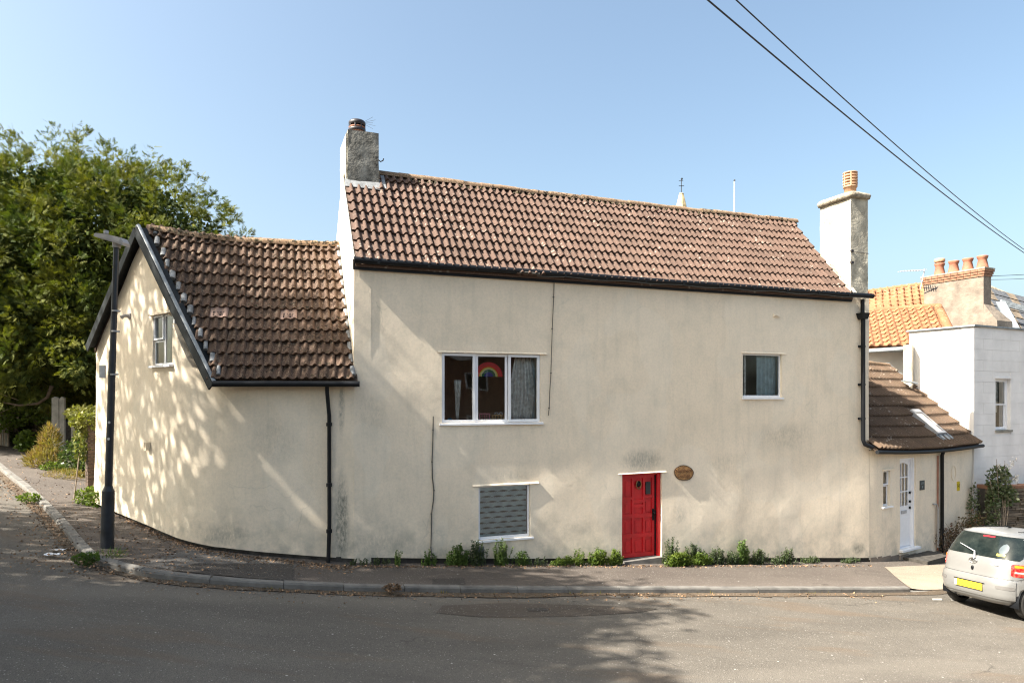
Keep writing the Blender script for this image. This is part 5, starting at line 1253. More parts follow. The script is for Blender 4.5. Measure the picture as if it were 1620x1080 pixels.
# ---------------------------------------------------------------- silver hatchback
h = R(17); cf = Vector((math.cos(h), math.sin(h), -.080)).normalized(); clf = Vector((-math.sin(h), math.cos(h), -.042)).normalized(); cup = cf.cross(clf).normalized()
CO = Vector((8.306, 12.417, 0)); CO.z = zp(CO.x, CO.y)-.105+.035
carP = lambda x, y, z: tuple(CO+cf*x+clf*y+cup*z)
car = thing('hatchback_car', 'silver three-door hatchback parked facing away beside the annexe', 'car', tuple(CO+cf*1.7))
zs_ = [.20, .26, .34, .46, .56, .62, .66, .74, .84, .92, .97, 1.03, 1.12, 1.24, 1.34, 1.39, 1.43, 1.465]
rx = [.13, .05, .015, .0, .005, .02, .055, .070, .085, .11, .135, .165, .215, .29, .36, .42, .52, .75]
fxx = [3.45, 3.55, 3.60, 3.62, 3.62, 3.60, 3.58, 3.52, 3.38, 3.05, 2.72, 2.62, 2.48, 2.28, 2.08, 1.95, 1.80, 1.55]
hw = [.74, .80, .825, .832, .832, .828, .83, .832, .825, .812, .795, .775, .745, .695, .645, .61, .55, .38]
def ring(z):
    return np.interp(z, zs_, rx), np.interp(z, zs_, fxx), np.interp(z, zs_, hw)
def SBp(th, z, off=0.):                              # th = 0 rear centre, + = left side
    a0_, a1_, b = ring(z); cx_ = (a0_+a1_)/2; a = (a1_-a0_)/2+off; b = b+off; e = 2/4.6
    c, s = math.cos(th), math.sin(th)
    return (cx_-a*math.copysign(abs(c)**e, c), b*math.copysign(abs(s)**e, s), z)
zz = sorted(set(list(np.round(np.linspace(.20, 1.465, 44), 4))))
nth = 128; ths = [2*math.pi*k/nth for k in range(nth)]
# even spacing along the outline
V = []
for z in zz:
    dense = [SBp(2*math.pi*k/720, z) for k in range(720)]; P = np.array(dense+[dense[0]]); sg = np.r_[0, np.cumsum(np.linalg.norm(np.diff(P, axis=0), axis=1))]
    u = np.linspace(0, sg[-1], nth, endpoint=False); V += [(np.interp(q, sg, P[:, 0]), np.interp(q, sg, P[:, 1]), z) for q in u]
Fc = [(i*nth+k, i*nth+(k+1) % nth, (i+1)*nth+(k+1) % nth, (i+1)*nth+k) for i in range(len(zz)-1) for k in range(nth)]
top = len(V)-nth; xs_ = [V[top+k][0] for k in range(nth)]; cxm = (min(xs_)+max(xs_))/2
for sc_, zt_ in ((.6, 1.485), (.2, 1.497)):
    V += [(cxm+(V[top+k][0]-cxm)*sc_, V[top+k][1]*sc_, zt_) for k in range(nth)]
n0 = len(zz)-1; Fc += [((n0+i)*nth+k, (n0+i)*nth+(k+1) % nth, (n0+i+1)*nth+(k+1) % nth, (n0+i+1)*nth+k) for i in range(2) for k in range(nth)]
Fc.append(tuple(range(len(V)-nth, len(V)))); Fc.append(tuple(range(nth-1, -1, -1)))
cpm, nt, b = newmat('silver_paint'); b.inputs['Metallic'].default_value = .35; b.inputs['Roughness'].default_value = .34; b.inputs['Coat Weight'].default_value = .7; b.inputs['Coat Roughness'].default_value = .05
fl_ = nd(nt, 'ShaderNodeTexNoise', {'Vector': pos(nt), 'Scale': 3.}).outputs['Fac']; setc(nt, b, mix(nt, rmap(nt, fl_, .35, .7, 0, .5), (.235, .235, .23), (.20, .198, .194)))
me = bpy.data.meshes.new('body'); me.from_pydata(V, [], Fc); bm = bmesh.new(); bm.from_mesh(me); bmesh.ops.recalc_face_normals(bm, faces=bm.faces); bm.to_mesh(me); bm.free()
bo_ = bpy.data.objects.new('body', me); C.objects.link(bo_)
WX, WR = (.56, 2.93), .275
cut = MB()
for wx in WX:
    for sy in (-1, 1):
        cut.add(*(lambda n: ([(wx+.325*math.cos(2*math.pi*k/n), sy*yy, .27+.325*math.sin(2*math.pi*k/n)) for yy in (.48, 1.2) for k in range(n)], [tuple(range(n)), tuple(range(2*n-1, n-1, -1))]+[(k, n+k, n+(k+1) % n, (k+1) % n) for k in range(n)]))(36))
cme = bpy.data.meshes.new('cut'); cme.from_pydata(cut.v, [], cut.f); bm = bmesh.new(); bm.from_mesh(cme); bmesh.ops.recalc_face_normals(bm, faces=bm.faces); bm.to_mesh(cme); bm.free()
cob = bpy.data.objects.new('cut', cme); C.objects.link(cob); md = bo_.modifiers.new('b', 'BOOLEAN'); md.object = cob; md.operation = 'DIFFERENCE'; md.solver = 'EXACT'
bpy.context.view_layer.update(); ev = bo_.evaluated_get(bpy.context.evaluated_depsgraph_get()); me2 = bpy.data.meshes.new_from_object(ev)
bpy.data.objects.remove(bo_); bpy.data.objects.remove(cob)
vv = [carP(*v.co) for v in me2.vertices]; ff = [tuple(p.vertices) for p in me2.polygons]
body = obj_np('body', vv, ff, cpm, car); body.data.polygons.foreach_set('use_smooth', [len(f) <= 6 for f in ff])
arch_dark = M['black']
def cpatch(name, mat, par, th0, th1, z0, z1, off=.004, nx=14, ny=8, shape=None, thick=True):
    V = []
    for o in (off, off-.02):
        for j in range(ny+1):
            for i in range(nx+1):
                u, v = i/nx, j/ny
                if shape: u, v = shape(u, v)
                V.append(carP(*SBp(th0+(th1-th0)*u, z0+(z1-z0)*v, o)))
    m = nx+1; N = m*(ny+1); q = MB(); q.add(V, [(j*m+i, j*m+i+1, (j+1)*m+i+1, (j+1)*m+i) for j in range(ny) for i in range(nx)], True)
    edge = [i for i in range(m)]+[j*m+nx for j in range(1, ny+1)]+[ny*m+i for i in range(nx-1, -1, -1)]+[j*m for j in range(ny-1, 0, -1)]
    q.add(V, [(edge[k], edge[(k+1) % len(edge)], N+edge[(k+1) % len(edge)], N+edge[k]) for k in range(len(edge))])
    return q.build(name, mat, par)
def thy(y, z):                                       # angle for a lateral position on the rear
    b = ring(z)[2]; r = min(.9999, abs(y)/b); return math.copysign(math.asin(r**(4.6/2)), y)
def ypatch(name, mat, par, outline, off=.004, n=10):
    """outline: function v->(y0,y1) with z0,z1"""
    z0, z1, fy = outline; V = []; ny = 8
    for o in (off, off-.02):
        for j in range(ny+1):
            z = z0+(z1-z0)*j/ny; y0, y1 = fy(j/ny)
            for i in range(n+1): V.append(carP(*SBp(thy(y0+(y1-y0)*i/n, z), z, o)))
    m = n+1; N = m*(ny+1); q = MB(); q.add(V, [(j*m+i, j*m+i+1, (j+1)*m+i+1, (j+1)*m+i) for j in range(ny) for i in range(n)], True)
    edge = [i for i in range(m)]+[j*m+n for j in range(1, ny+1)]+[ny*m+i for i in range(n-1, -1, -1)]+[j*m for j in range(ny-1, 0, -1)]
    q.add(V, [(edge[k], edge[(k+1) % len(edge)], N+edge[(k+1) % len(edge)], N+edge[k]) for k in range(len(edge))]); return q.build(name, mat, par)
cg, nt, b = newmat('dark_car_glass'); setc(nt, b, mix(nt, rmap(nt, noise(nt, pos(nt), 6, 3), .4, .7), (.006, .010, .010), (.018, .024, .022))); b.inputs['Roughness'].default_value = .12; b.inputs['Coat Weight'].default_value = .1
sq = lambda v, r: (1-(1-min(1, v/r))**2)**.5 if v < r else ((1-(1-min(1, (1-v)/r))**2)**.5 if v > 1-r else 1)
gy = lambda v: (lambda e, wdt: (-wdt*e, wdt*e))(.965+.035*sq(v, .16), .70-.075*v)
hatch = ypatch('hatch', cpm, car, (.655, .975, lambda v: (-.735+.10*(1-sq(v, .2))*(.5), .735-.10*(1-sq(v, .2))*.5)), .008, 24)
ypatch('hatch_gap', M['black'], car, (.645, .655, lambda v: (-.72, .72)), .002, 20)
gl_r = ypatch('rear_window', cg, car, (.985, 1.365, gy), .006, 24)
ypatch('window_surround', cpm, car, (1.372, 1.40, lambda v: (-.60, .60)), .014, 18)
ypatch('brake_light', emis('brake_red', (.35, .02, .03), .3), gl_r, (1.325, 1.35, lambda v: (-.20, .02)), .010, 6)
ypatch('sunshade', plain('sunshade_cloth', (.07, .09, .10), .3), gl_r, (1.05, 1.25, lambda v: (-.44-.07*math.sin(math.pi*v)**.6, -.44+.07*math.sin(math.pi*v)**.6)), .008, 8)
ypatch('sticker', emis('yellow_sticker', (.5, .42, .05), .4), gl_r, (1.03, 1.07, lambda v: (-.50, -.36)), .009, 6)
tl, nt, b = newmat('tail_light_red'); vv_ = nd(nt, 'ShaderNodeTexNoise', {'Vector': pos(nt), 'Scale': 22.}).outputs['Fac']; setc(nt, b, mix(nt, rmap(nt, vv_, .4, .65), (.55, .012, .015), (.75, .10, .06))); b.inputs['Roughness'].default_value = .12; b.inputs['Coat Weight'].default_value = 1
amb = emis('tail_amber', (.75, .24, .02), .15, 1.)
for sg in (1, -1):
    lt = cpatch('tail_light', tl, car, sg*R(31), sg*R(66), .715, .925, .012, 14, 8, lambda u, v: (u, .5+(v-.5)*(.80+.20*sq(u, .2))))
    cpatch('indicator', amb, lt, sg*R(36), sg*R(62), .868, .912, .016, 10, 3)
    cpatch('reversing_lamp', emis('clear_lens', (.7, .45, .42), .15, 1.), lt, sg*R(36), sg*R(52), .775, .80, .016, 8, 3)
    cpatch('bumper_strip', plain('grey_rubbing_strip', (.12, .115, .11), .6), car, sg*R(15), sg*R(40), .475, .535, .018, 14, 5, lambda u, v: (u, .5+(v-.5)*(.6+.4*sq(u, .12))))
bmp = cpatch('bumper', cpm, car, -R(41), R(41), .30, .625, .012, 40, 10, lambda u, v: (u, v))
ypatch('plate_recess', M['black'], bmp, (.515, .53, lambda v: (-.29, .29)), .020, 8)
npz = SBp(0, .46, .022); PLX = npz[0]-.005
q = MB(); q.box(lambda a, b, c: carP(PLX-b, a, c), -.265, .265, -.01, .006, .40, .512)
plt_ = q.build('number_plate', emis('plate_yellow', (.72, .50, .03), .4), car)
q = MB(); q.box(lambda a, b, c: carP(PLX-b, a, c), .222, .264, .006, .008, .403, .509); q.build('plate_band', emis('plate_blue', (.42, .50, .72), .4), plt_)
text('lettering', 'AV03 FXE', .078, carP(PLX-.0085, -.02, .455), tuple(-clf), tuple(cup), emis('plate_text', (.16, .11, .03), .5), plt_, .001)
q = MB(); q.tube([carP(SBp(0, .88, .02)[0], .075*math.cos(a), .88+.045*math.sin(a)) for a in np.linspace(0, 2*math.pi, 20)], .009, 5); q.tube([carP(SBp(0, .88, .02)[0], .03*math.cos(a), .88+.042*math.sin(a)) for a in np.linspace(0, 2*math.pi, 14)], .007, 5)
q.tube([carP(SBp(0, .88, .02)[0], .06*math.cos(a), .895+.018*math.sin(a)) for a in np.linspace(0, 2*math.pi, 14)], .007, 5); q.build('badge', emis('chrome', (.6, .6, .6), .15, 0, 1.), hatch)
q = MB(); q.lathe((0, 0, 0), [(.022, 0), (.022, .02), (.012, .024)], 12, fx=lambda p: carP(SBp(0, .76, .008)[0]-p[2], p[0]-.01, .755+p[1]*1.8)); q.build('lock', M['black'], hatch)
q = MB(); 
for k in range(5): q.box(lambda a, b, c: carP(SBp(thy(-.40, .86), .86, .012)[0]-b, a, c), -.46+.03*k, -.437+.03*k, -.01, .004, .865-.006*(k % 2), .885)
q.build('script_badge', M['metal'], hatch)
q = MB(); w0 = Vector(carP(SBp(0, .94, .03)[0], -.02, .935)); w1 = Vector(carP(SBp(0, 1.03, .05)[0], .0, 1.05)); w2 = Vector(carP(SBp(thy(.30, 1.12), 1.12, .04)[0], .34, 1.15)); q.tube([w0, w1, w1.lerp(w2, .4), w2], [.02, .013, .01, .006], 7); q.build('wiper', M['metal'], gl_r)
# side windows, door line, roof seam
for sg in (1, -1):
    cpatch('side_window', cg, car, sg*R(91), sg*R(125), 1.0, 1.36, .006, 14, 8, lambda u, v: (u*(1-.15*v)+.02, v)); cpatch('side_window', cg, car, sg*R(74), sg*R(89.5), 1.02, 1.35, .006, 10, 8, lambda u, v: (u, v*(.75+.25*u)))
    cpatch('door_mirror', cpm, car, sg*R(118), sg*R(122), .98, 1.10, .12, 4, 4)
ypatch('windscreen', cg, car, (1.0, 1.01, lambda v: (-.01, .01)), -.05, 2) if False else None
cpatch('windscreen', cg, car, R(145), R(215), 1.0, 1.40, .006, 20, 8)
for y in (-.42, .42):
    q = MB(); q.tube([carP(.62, y, 1.462), carP(1.0, y, 1.476), carP(1.5, y, 1.476)], .006, 4); q.build('roof_channel', M['black'], car)
q = MB(); q.tube([carP(.95, 0, 1.47), carP(1.0, 0, 1.50), carP(.86, .02, 1.535)], [.03, .016, .006], 7); q.build('roof_aerial', M['black'], car)
rub = plain('tyre_rubber', (.028, .026, .024), .85, 0, .3, 14); ally = emis('alloy', (.5, .5, .5), .3, 0, .8)
for wx in WX:
    for sy in (-1, 1):
        q = MB(); yo = sy*.735; fxw = lambda p, yo=yo, sy=sy, wx=wx: carP(wx+p[0], yo-sy*p[2], .262+p[1])
        q.lathe((0, 0, 0), [(.17, .012), (.235, -.004), (.262, .012), (.275, .04), (.277, .085), (.272, .13), (.255, .155), (.20, .165)], 40, fx=fxw, caps=False); q.build('tyre', rub, car)
        q = MB(); q.lathe((0, 0, 0), [(.190, .010), (.184, .004), (.178, .008), (.172, .03), (.165, .12)], 32, fx=fxw, caps=False)
        for k in range(6):
            a = k*math.pi/3; c, s = math.cos(a), math.sin(a); pr = lambda r, o, dz: fxw((c*r-s*o, s*r+c*o, dz))
            q.hexa([pr(.03, -.03, .035), pr(.17, -.022, .02), pr(.03, .03, .035), pr(.17, .022, .02), pr(.03, -.03, .012), pr(.17, -.022, .008), pr(.03, .03, .012), pr(.17, .022, .008)])
        q.lathe((0, 0, 0), [(.045, .03), (.045, .006), (.03, .0)], 14, fx=fxw); q.build('rim', ally, car)
        q = MB(); q.lathe((0, 0, 0), [(.0, .06), (.15, .06), (.15, .075), (.0, .075)], 20, fx=fxw); q.build('brake_disc', M['black'], car)
        q = MB(); n = 24; Vv = [carP(wx+.327*math.cos(a), sy*yy, .27+.327*math.sin(a)) for yy in (.47, .735) for a in np.linspace(-.3, math.pi+.3, n)]
        q.add(Vv, [(k, k+1, n+k+1, n+k) for k in range(n-1)]); q.build('wheel_arch_liner', M['black'], car)
q = MB(); q.box(carP, .35, 3.3, -.6, .6, .19, .23); q.tube([carP(.10, .35, .24), carP(.6, .35, .25)], .03, 8); q.tube([carP(.56, -.7, .26), carP(.56, .7, .26)], .05, 8); q.build('underbody', M['black'], car)

# ---------------------------------------------------------------- overhead lines, spire, flagpole
def line3(name, a, b, m0, m1, sag, r, lab, grp='overhead cables'):
    a, b = Vector(a), Vector(b); q = MB(); pts = []
    for u in np.linspace(m0, m1, 60): p = a+(b-a)*u; p.z -= 4*sag*u*(1-u); pts.append(p)
    q.tube(pts, r, 5); o = q.build(name, M['wire'], None); tag(o, lab, 'cable', grp)
pole = (24.7, 30.0, 5.05)
line3('overhead_cable', (2.58, 9, 5.25), pole, -.9, 1, .30, .0125, 'lower and thicker of the two long cables crossing the sky')
line3('overhead_cable', (3.12, 9.5, 5.54), (24.75, 30.1, 5.18), -.9, 1, .36, .0105, 'upper and thinner of the two long cables crossing the sky')
line3('overhead_cable', SF(.1, .45, 4.35), (26.5, 30, 5.9), 0, 1, .10, .010, 'short cable running from the big stack to the right edge, upper one')
line3('overhead_cable', SF(.1, .45, 4.22), (26.5, 29.6, 5.8), 0, 1, .16, .008, 'short cable running from the big stack to the right edge, lower one')
T = thing('telegraph_pole', 'wooden telegraph pole carrying the overhead cables just outside the right edge', 'pole', (24.75, 30.05, -4.9)); q = MB(); q.tube([(24.75, 30.05, -4.9), (24.75, 30.05, 5.5)], [.15, .10], 10); q.build('post', M['bark'], T)
ds = 85.; T = thing('church_spire', 'distant stone spire tip with weathervane above the cottage ridge', 'spire', PX(1078, 760, ds))
cs = Vector(PX(1078, 630, ds)); k_ = ds/F; q = MB()
q.lathe((cs.x, cs.y, 0), [(3.6, -8), (.32, 295*k_), (.40, 296*k_)] if False else [(3.4, -10), (3.4, 2), (.62, (630-325)*k_), (.30, (630-308)*k_), (.10, (630-306)*k_)], 8, False); q.build('steeple', plain('spire_stone', (.42, .34, .20), .9, 0, .3, 2, .3), T)
q = MB()
for yb, r in ((325, .42), (316.5, .30), (307, .24)): q.lathe((cs.x, cs.y, (630-yb)*k_), [(r, -.12), (r+.08, 0), (r, .12)], 8, False)
for a in range(4): q.tube([(cs.x+.55*math.cos(a*1.57+.8), cs.y+.55*math.sin(a*1.57+.8), (630-332)*k_), (cs.x+.45*math.cos(a*1.57+.8), cs.y+.45*math.sin(a*1.57+.8), (630-324)*k_)], [.14, .03], 6)
q.build('collar', M['cap'], T)
q = MB(); q.tube([(cs.x, cs.y, (630-307)*k_), (cs.x, cs.y, (630-283)*k_)], .045, 6); q.tube([(cs.x-.35, cs.y-.1, (630-294.5)*k_), (cs.x+.35, cs.y+.1, (630-293.5)*k_)], .035, 5)
q.tube([(cs.x-.1, cs.y-.33, (630-295)*k_), (cs.x+.1, cs.y+.33, (630-293)*k_)], .035, 5); q.tube([(cs.x-.32, cs.y, (630-286)*k_), (cs.x+.22, cs.y, (630-286)*k_)], .03, 5)
q.prism([(-.05, 0), (.12, .02), (.2, .2), (.05, .3), (-.08, .16)], lambda a, b, c: (cs.x+a, cs.y+c, (630-285)*k_+b), -.03, .03); q.build('weathervane', M['polegrey'], T)
fp = PX(1162, 640, 60); T = thing('flagpole', 'bare white flagpole rising behind the cottage ridge', 'pole', (fp[0], fp[1], -4.9)); q = MB(); q.tube([(fp[0], fp[1], -4.9), (fp[0], fp[1], (630-287)/F*60)], [.12, .05], 8); q.build('mast', M['white'], T)
q = MB(); q.lathe((fp[0], fp[1], (630-287)/F*60), [(.03, 0), (.09, .07), (.05, .16), (.0, .18)], 8); q.build('finial', M['polegrey'], T)
# ---------------------------------------------------------------- plants
def lobes_points(lobes, n, inner=.25, lump=.22, up=0.):
    r3 = np.array([l[1] for l in lobes], float); c3 = np.array([l[0] for l in lobes], float)
    ar = (r3[:, 0]*r3[:, 1]+r3[:, 0]*r3[:, 2]+r3[:, 1]*r3[:, 2]); ch = rng.choice(len(lobes), n, p=ar/ar.sum())
    d = rng.normal(size=(n, 3)); d /= np.linalg.norm(d, axis=1)[:, None]
    f = np.where(rng.random(n) < inner, rng.uniform(.45, .9, n), rng.uniform(.88, 1.02, n))
    # lumps: clusters of sprays pushed in and out
    k = rng.normal(size=(40, 3)); k /= np.linalg.norm(k, axis=1)[:, None]
    ph = (d@k.T).max(1); l2 = np.sin(9*(d+c3[ch]*.37)).prod(1)
    f = f*(1+lump*(ph-.85)*2.2+lump*.5*l2)
    P = c3[ch]+d*r3[ch]*f[:, None]; return P, d
YS = []; YF = []
def qd(a, b, w):                                      # leaflet (one triangle) from a to b
    a, b = np.array(a, float), np.array(b, float); d = b-a; s = np.array([d[1], -d[0], 0])/ (np.linalg.norm(d)+1e-9)*w
    i = len(YS); YS.extend([a+s+[0, 0, .01], b, a-s]); YF.append((i, i+1, i+2))
for k in range(4):
    y = .08+.22*k; L = .36*(1-.15*k)
    qd((0, y, 0), (L, y+.26, -.05), .062); qd((0, y, 0), (-L, y+.26, -.05), .062)
qd((0, 0, 0), (0, 1.15, -.04), .035)
SPRAY = (YS, YF)
def crown(tree, mat, tmpl, lobes, n, size, inner=.3, lump=.22, out=1., droop=.35, jit=.7, keep=None, name='crown'):
    P, d = lobes_points(lobes, n, inner, lump)
    if keep is not None: k = keep(P); P, d = P[k], d[k]
    D = d*out+np.array([0, 0, -droop])+rng.normal(size=P.shape)*jit
    return scatter(name, mat, tree, *tmpl, P, D, rng.uniform(size*.6, size*1.35, len(P)))
def limbs(tree, base, tops, r0, mat='bark'):
    q = MB(); b = Vector(base)
    q.tube([b-Vector((0, 0, .3)), b+Vector((.05, .0, 1.2)), b+Vector((.0, .1, 2.6))], [r0*1.25, r0, r0*.85], 10); q.build('trunk', M[mat], tree)
    q = MB()
    for tp in tops:
        tp = Vector(tp); s = b+Vector((0, .05, 2.2+random.random()*.6)); m1 = s.lerp(tp, .45)+Vector((random.gauss(0, .2), random.gauss(0, .2), .35))
        q.tube([s, m1, tp], [r0*.5, r0*.3, r0*.08], 7)
        for _ in range(5):
            e = tp+Vector((random.gauss(0, 1), random.gauss(0, 1), random.gauss(0, .8)))*.9; q.tube([m1.lerp(tp, random.random()*.8), e], [r0*.14, r0*.03], 5)
    q.build('limb', M[mat], tree)
# big yew behind the wing
yb = (-17.2, 25.5, zp(-17.2, 25.5)); yew = thing('yew_tree', 'huge sunlit yew behind the wing, dark and hollow underneath', 'tree', yb)
YL = [((-17.5, 25.5, 3.4), (5.6, 4.2, 5.5)), ((-21.5, 26, 3.2), (5.0, 4.5, 5.4)), ((-14.2, 25.5, 3.5), (4.3, 3.6, 4.7)), ((-13.0, 25.8, 2.9), (2.2, 2.6, 2.8)), ((-15.6, 24.2, 1.6), (4.4, 3.2, 2.6)),
      ((-19.5, 23.2, 2.6), (4.4, 3.0, 4.2)), ((-16.0, 26, 6.1), (2.5, 2.4, 2.2)), ((-19.2, 26, 6.0), (2.8, 2.4, 2.4)), ((-14.0, 26, 4.9), (1.7, 1.9, 2.1))]
Pc, dc = lobes_points(YL, 5200, .18, .28); kk = Pc[:, 2] > .3+.5*np.sin(Pc[:, 0]*2.1); Pc, dc = Pc[kk], dc[kk]
NS = 32; nC = len(Pc); ax = dc+np.array([0, 0, .25])+rng.normal(size=dc.shape)*.35; ax /= np.linalg.norm(ax, axis=1)[:, None]; ln = rng.uniform(.35, .95, nC)
u = rng.random((nC, NS)); off = rng.normal(size=(nC, NS, 3))*(.24*(1.05-u*.8))[:, :, None]*ln[:, None, None]
PP = Pc[:, None, :]+ax[:, None, :]*(u*ln[:, None])[:, :, None]+off-np.array([0, 0, 1.])*(.35*u*u*ln[:, None])[:, :, None]
DD = ax[:, None, :]*.9+off*2.2+rng.normal(size=off.shape)*.35-np.array([0, 0, .35])
scatter('crown', M['yew'], yew, *SPRAY, PP.reshape(-1, 3), DD.reshape(-1, 3), rng.uniform(.14, .27, nC*NS))
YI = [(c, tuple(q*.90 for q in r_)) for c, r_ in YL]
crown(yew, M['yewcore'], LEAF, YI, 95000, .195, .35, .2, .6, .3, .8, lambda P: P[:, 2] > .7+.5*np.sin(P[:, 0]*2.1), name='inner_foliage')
# upright feathery leaders along the top outline
tips = []
P, d = lobes_points(YL, 5000, 0, .3); tops_ = P[(d[:, 2] > .25)][:420]; sp = []; dd = []
for p in tops_:
    for k in range(9): f = k/9; sp.append(p+np.array([rng.normal()*.12*(1-f), rng.normal()*.12*(1-f), .1+f*.62])); dd.append([rng.normal()*.7, rng.normal()*.7, .6-.5*f])
scatter('crown_tips', M['yew'], yew, *SPRAY, sp, dd, rng.uniform(.15, .3, len(sp)))
limbs(yew, yb, [(-17, 25, 6), (-20.5, 25.5, 5.5), (-14.5, 25, 5), (-13, 25, 3), (-22, 24, 3), (-16, 22.5, 2.2)], .42)
# shrubs and young trees glimpsed through the gap below the yew
bg_ = [(-22.5, 31, 2.6, 'broad leafy bush in deep shade below the left side of the yew'), (-17.5, 32.5, 2.8, 'sunlit bush glimpsed under the middle of the yew'), (-13.8, 30.5, 2.4, 'dark bush filling the gap between the yew and the wing'), (-27.5, 29, 3.2, 'tall bush at the left edge beyond the board fence'), (-24, 36, 4.2, 'far tree filling the gap under the yew on the left'), (-15.5, 37, 4.0, 'far tree behind the yew near the wing')]
for x, y, rr, lab in bg_:
    z = zp(x, y); T = thing('garden_bush', lab, 'bush', (x, y, z), 'bushes in the garden under the yew'); crown(T, M['yewlow'], LEAF, [((x, y, z+rr*.7), (rr*1.2, rr*.8, rr*.95)), ((x+rr*.5, y-.4, z+rr*.4), (rr*.6, rr*.5, rr*.5))], 6500, .30, .35, .3, .6, .1)
    q = MB(); q.tube([(x, y, z), (x+.1, y, z+rr)], [.09, .04], 6); q.build('stem', M['bark'], T)
# low sunlit foliage hanging at the left edge
x, y = -17.3, 23.6; z = zp(x, y); T = thing('hazel_bush', 'low sunlit leafy branch hanging over the wall at the left edge', 'bush', (x, y, z)); crown(T, M['weedb'], LEAF, [((-16.9, 23.4, -.6), (1.1, .5, .26)), ((-18.1, 23.6, -.9), (.85, .6, .3))], 620, .155, .5, .3, .4, .2)
q = MB(); q.tube([(-18.6, 24.2, z), (-18.1, 23.9, -.6), PX(28, 640, 23)], [.05, .03, .012], 6); q.tube([(-18.3, 24, -.9), PX(-20, 615, 23), PX(30, 633, 22.8)], [.03, .022, .012], 5); q.build('branch', M['twig'], T)
q = MB(); arc_ = [PX(82, 610, 22), PX(75, 628, 22), PX(60, 638, 22), PX(30, 641, 22), PX(5, 636, 22)]; q.tube(arc_, [.06, .05, .045, .035, .02], 7); q.build('hanging_limb', M['bark'], yew)

# garden wall, posts, brick pier at the left
def ivy_wall(name, label, A, B, h0, h1, n, mat='ivy', thick=.35):
    A, B = Vector(A), Vector(B); T = thing(name, label, 'wall', tuple(A.lerp(B, .5))); d = (B-A).normalized(); nn = Vector((d.y, -d.x, 0)); L = (B-A).length
    fr = lambda a, b, c: tuple(A.lerp(B, a/L)+nn*b+Vector((0, 0, c)))
    q = MB(); q.box(lambda a, b, c: fr(a, b, c), 0, L, -thick, -.04, -.3, h0-.05); q.build('core', M['dark'], T)
    q = MB(); z = -.1
    while z < h0-.05:
        h = random.uniform(.07, .14); a = 0
        while a < L: w = random.uniform(.15, .4); q.box(fr, a, min(L, a+w)-.015, -.06, random.uniform(-.02, .05), z, z+h-.015); a += w
        z += h
    o = q.build('stone', M['rubble'], T); o['kind'] = 'stuff'
    u = rng.random(n)*L; zz_ = rng.random(n)**.7*(h0+.12); P = np.array([fr(a, .05+rng.normal()*.05+.12*max(0, math.sin(a*2.3+c*3)), c) for a, c in zip(u, zz_)]); D = np.tile(np.array([nn.x, nn.y, -.3]), (n, 1))+rng.normal(size=(n, 3))*.6
    sel = np.array([mnoise.noise((a*1.1, c*1.4, 3)) > -.18 for a, c in zip(u, zz_)]); P, D = P[sel], D[sel]
    scatter('ivy', M[mat], T, *LEAF, P, D, rng.uniform(.05, .12, len(P))); return T
g1 = GP(88, 722); g0_ = GP(-8, 694); g00 = GP(-160, 668)
ivy_wall('garden_wall', 'low stone garden wall smothered in ivy left of the gate posts', (g0_[0], g0_[1]+.3, g0_[2]), (g1[0]-.1, g1[1]+.5, g1[2]), 1.15, 1.1, 4200)
# board fence at far left
T = thing('board_fence', 'short run of weathered upright boards at the left edge', 'fence', GP(0, 700))
pA, pB = Vector(GP(-60, 697)), Vector(GP(14, 706)); dF = (pB-pA); nb = int(dF.length/.16)
for k in range(nb):
    p = pA.lerp(pB, k/nb); q = MB(); h = 1.05+random.uniform(-.05, .05); q.box(lambda a, b, c: (p.x+dF.normalized().x*a-b*dF.normalized().y, p.y+dF.normalized().y*a+b*dF.normalized().x, p.z+c), 0, .12, 0, .03, 0, h); q.build('board', M['post'] if k % 2 else M['twig'], T)
q = MB(); q.beam(pA+Vector((0, .05, .85)), pB+Vector((0, .05, .85)), .05, .09); q.build('rail', M['post'], T)
def postth(px, py, hgt, w, label, split=False):
    b = GP(px, py); T = thing('gate_post', label, 'gate post', b, 'old concrete gate posts')
    th_ = .35; c, s = math.cos(th_), math.sin(th_); fr = lambda a, b_, z: (b[0]+c*a-s*b_, b[1]+s*a+c*b_, b[2]+z)
    for k, (x0, x1) in enumerate(((-w/2, w*.05), (w*.10, w/2)) if split else ((-w/2, w/2),)):
        q = MB(); q.hexa([fr(x0, -.09, -.2), fr(x1, -.09, -.2), fr(x0, .09, -.2), fr(x1, .09, -.2), fr(x0, -.09, hgt-.03*k), fr(x1, -.09, hgt-.03*k), fr(x0, .09, hgt), fr(x1, .09, hgt)]); q.build('shaft', M['post'], T)
        q = MB(); q.lathe(fr((x0+x1)/2, 0, hgt-.04), [((x1-x0)*.52, 0), ((x1-x0)*.48, .04), ((x1-x0)*.2, .07)], 10); q.build('cap', M['post'], T)
postth(93, 726, (726-630)/F*GP(93, 726)[1]*1.0+.02, .34, 'taller split concrete gate post nearer the ivy wall', True)
b2 = GP(118, 745); postth(118, 738, 1.62, .14, 'slim concrete gate post half hidden by climbing leaves')
bp = (-9.25, 14.98); bz = zp(*bp); T = thing('brick_pier', 'narrow red brick pier abutting the left end of the wing', 'pier', (*bp, bz))
for r in range(23):
    for k in range(2):
        z = bz+r*.078; q = MB(); o = .012*random.random(); x0 = -.12+.0*k; fr = lambda a, b_, c: (bp[0]+a*.77+b_*.63, bp[1]-a*.63+b_*.77, c)
        xs2 = (-.08, .0, .08) if r % 2 else (-.08, -.03, .08); q.box(fr, xs2[k]+.004, xs2[k+1]-.004, -.07-o, .07, z, z+.068); q.build('brick', M['brick_old'], T)
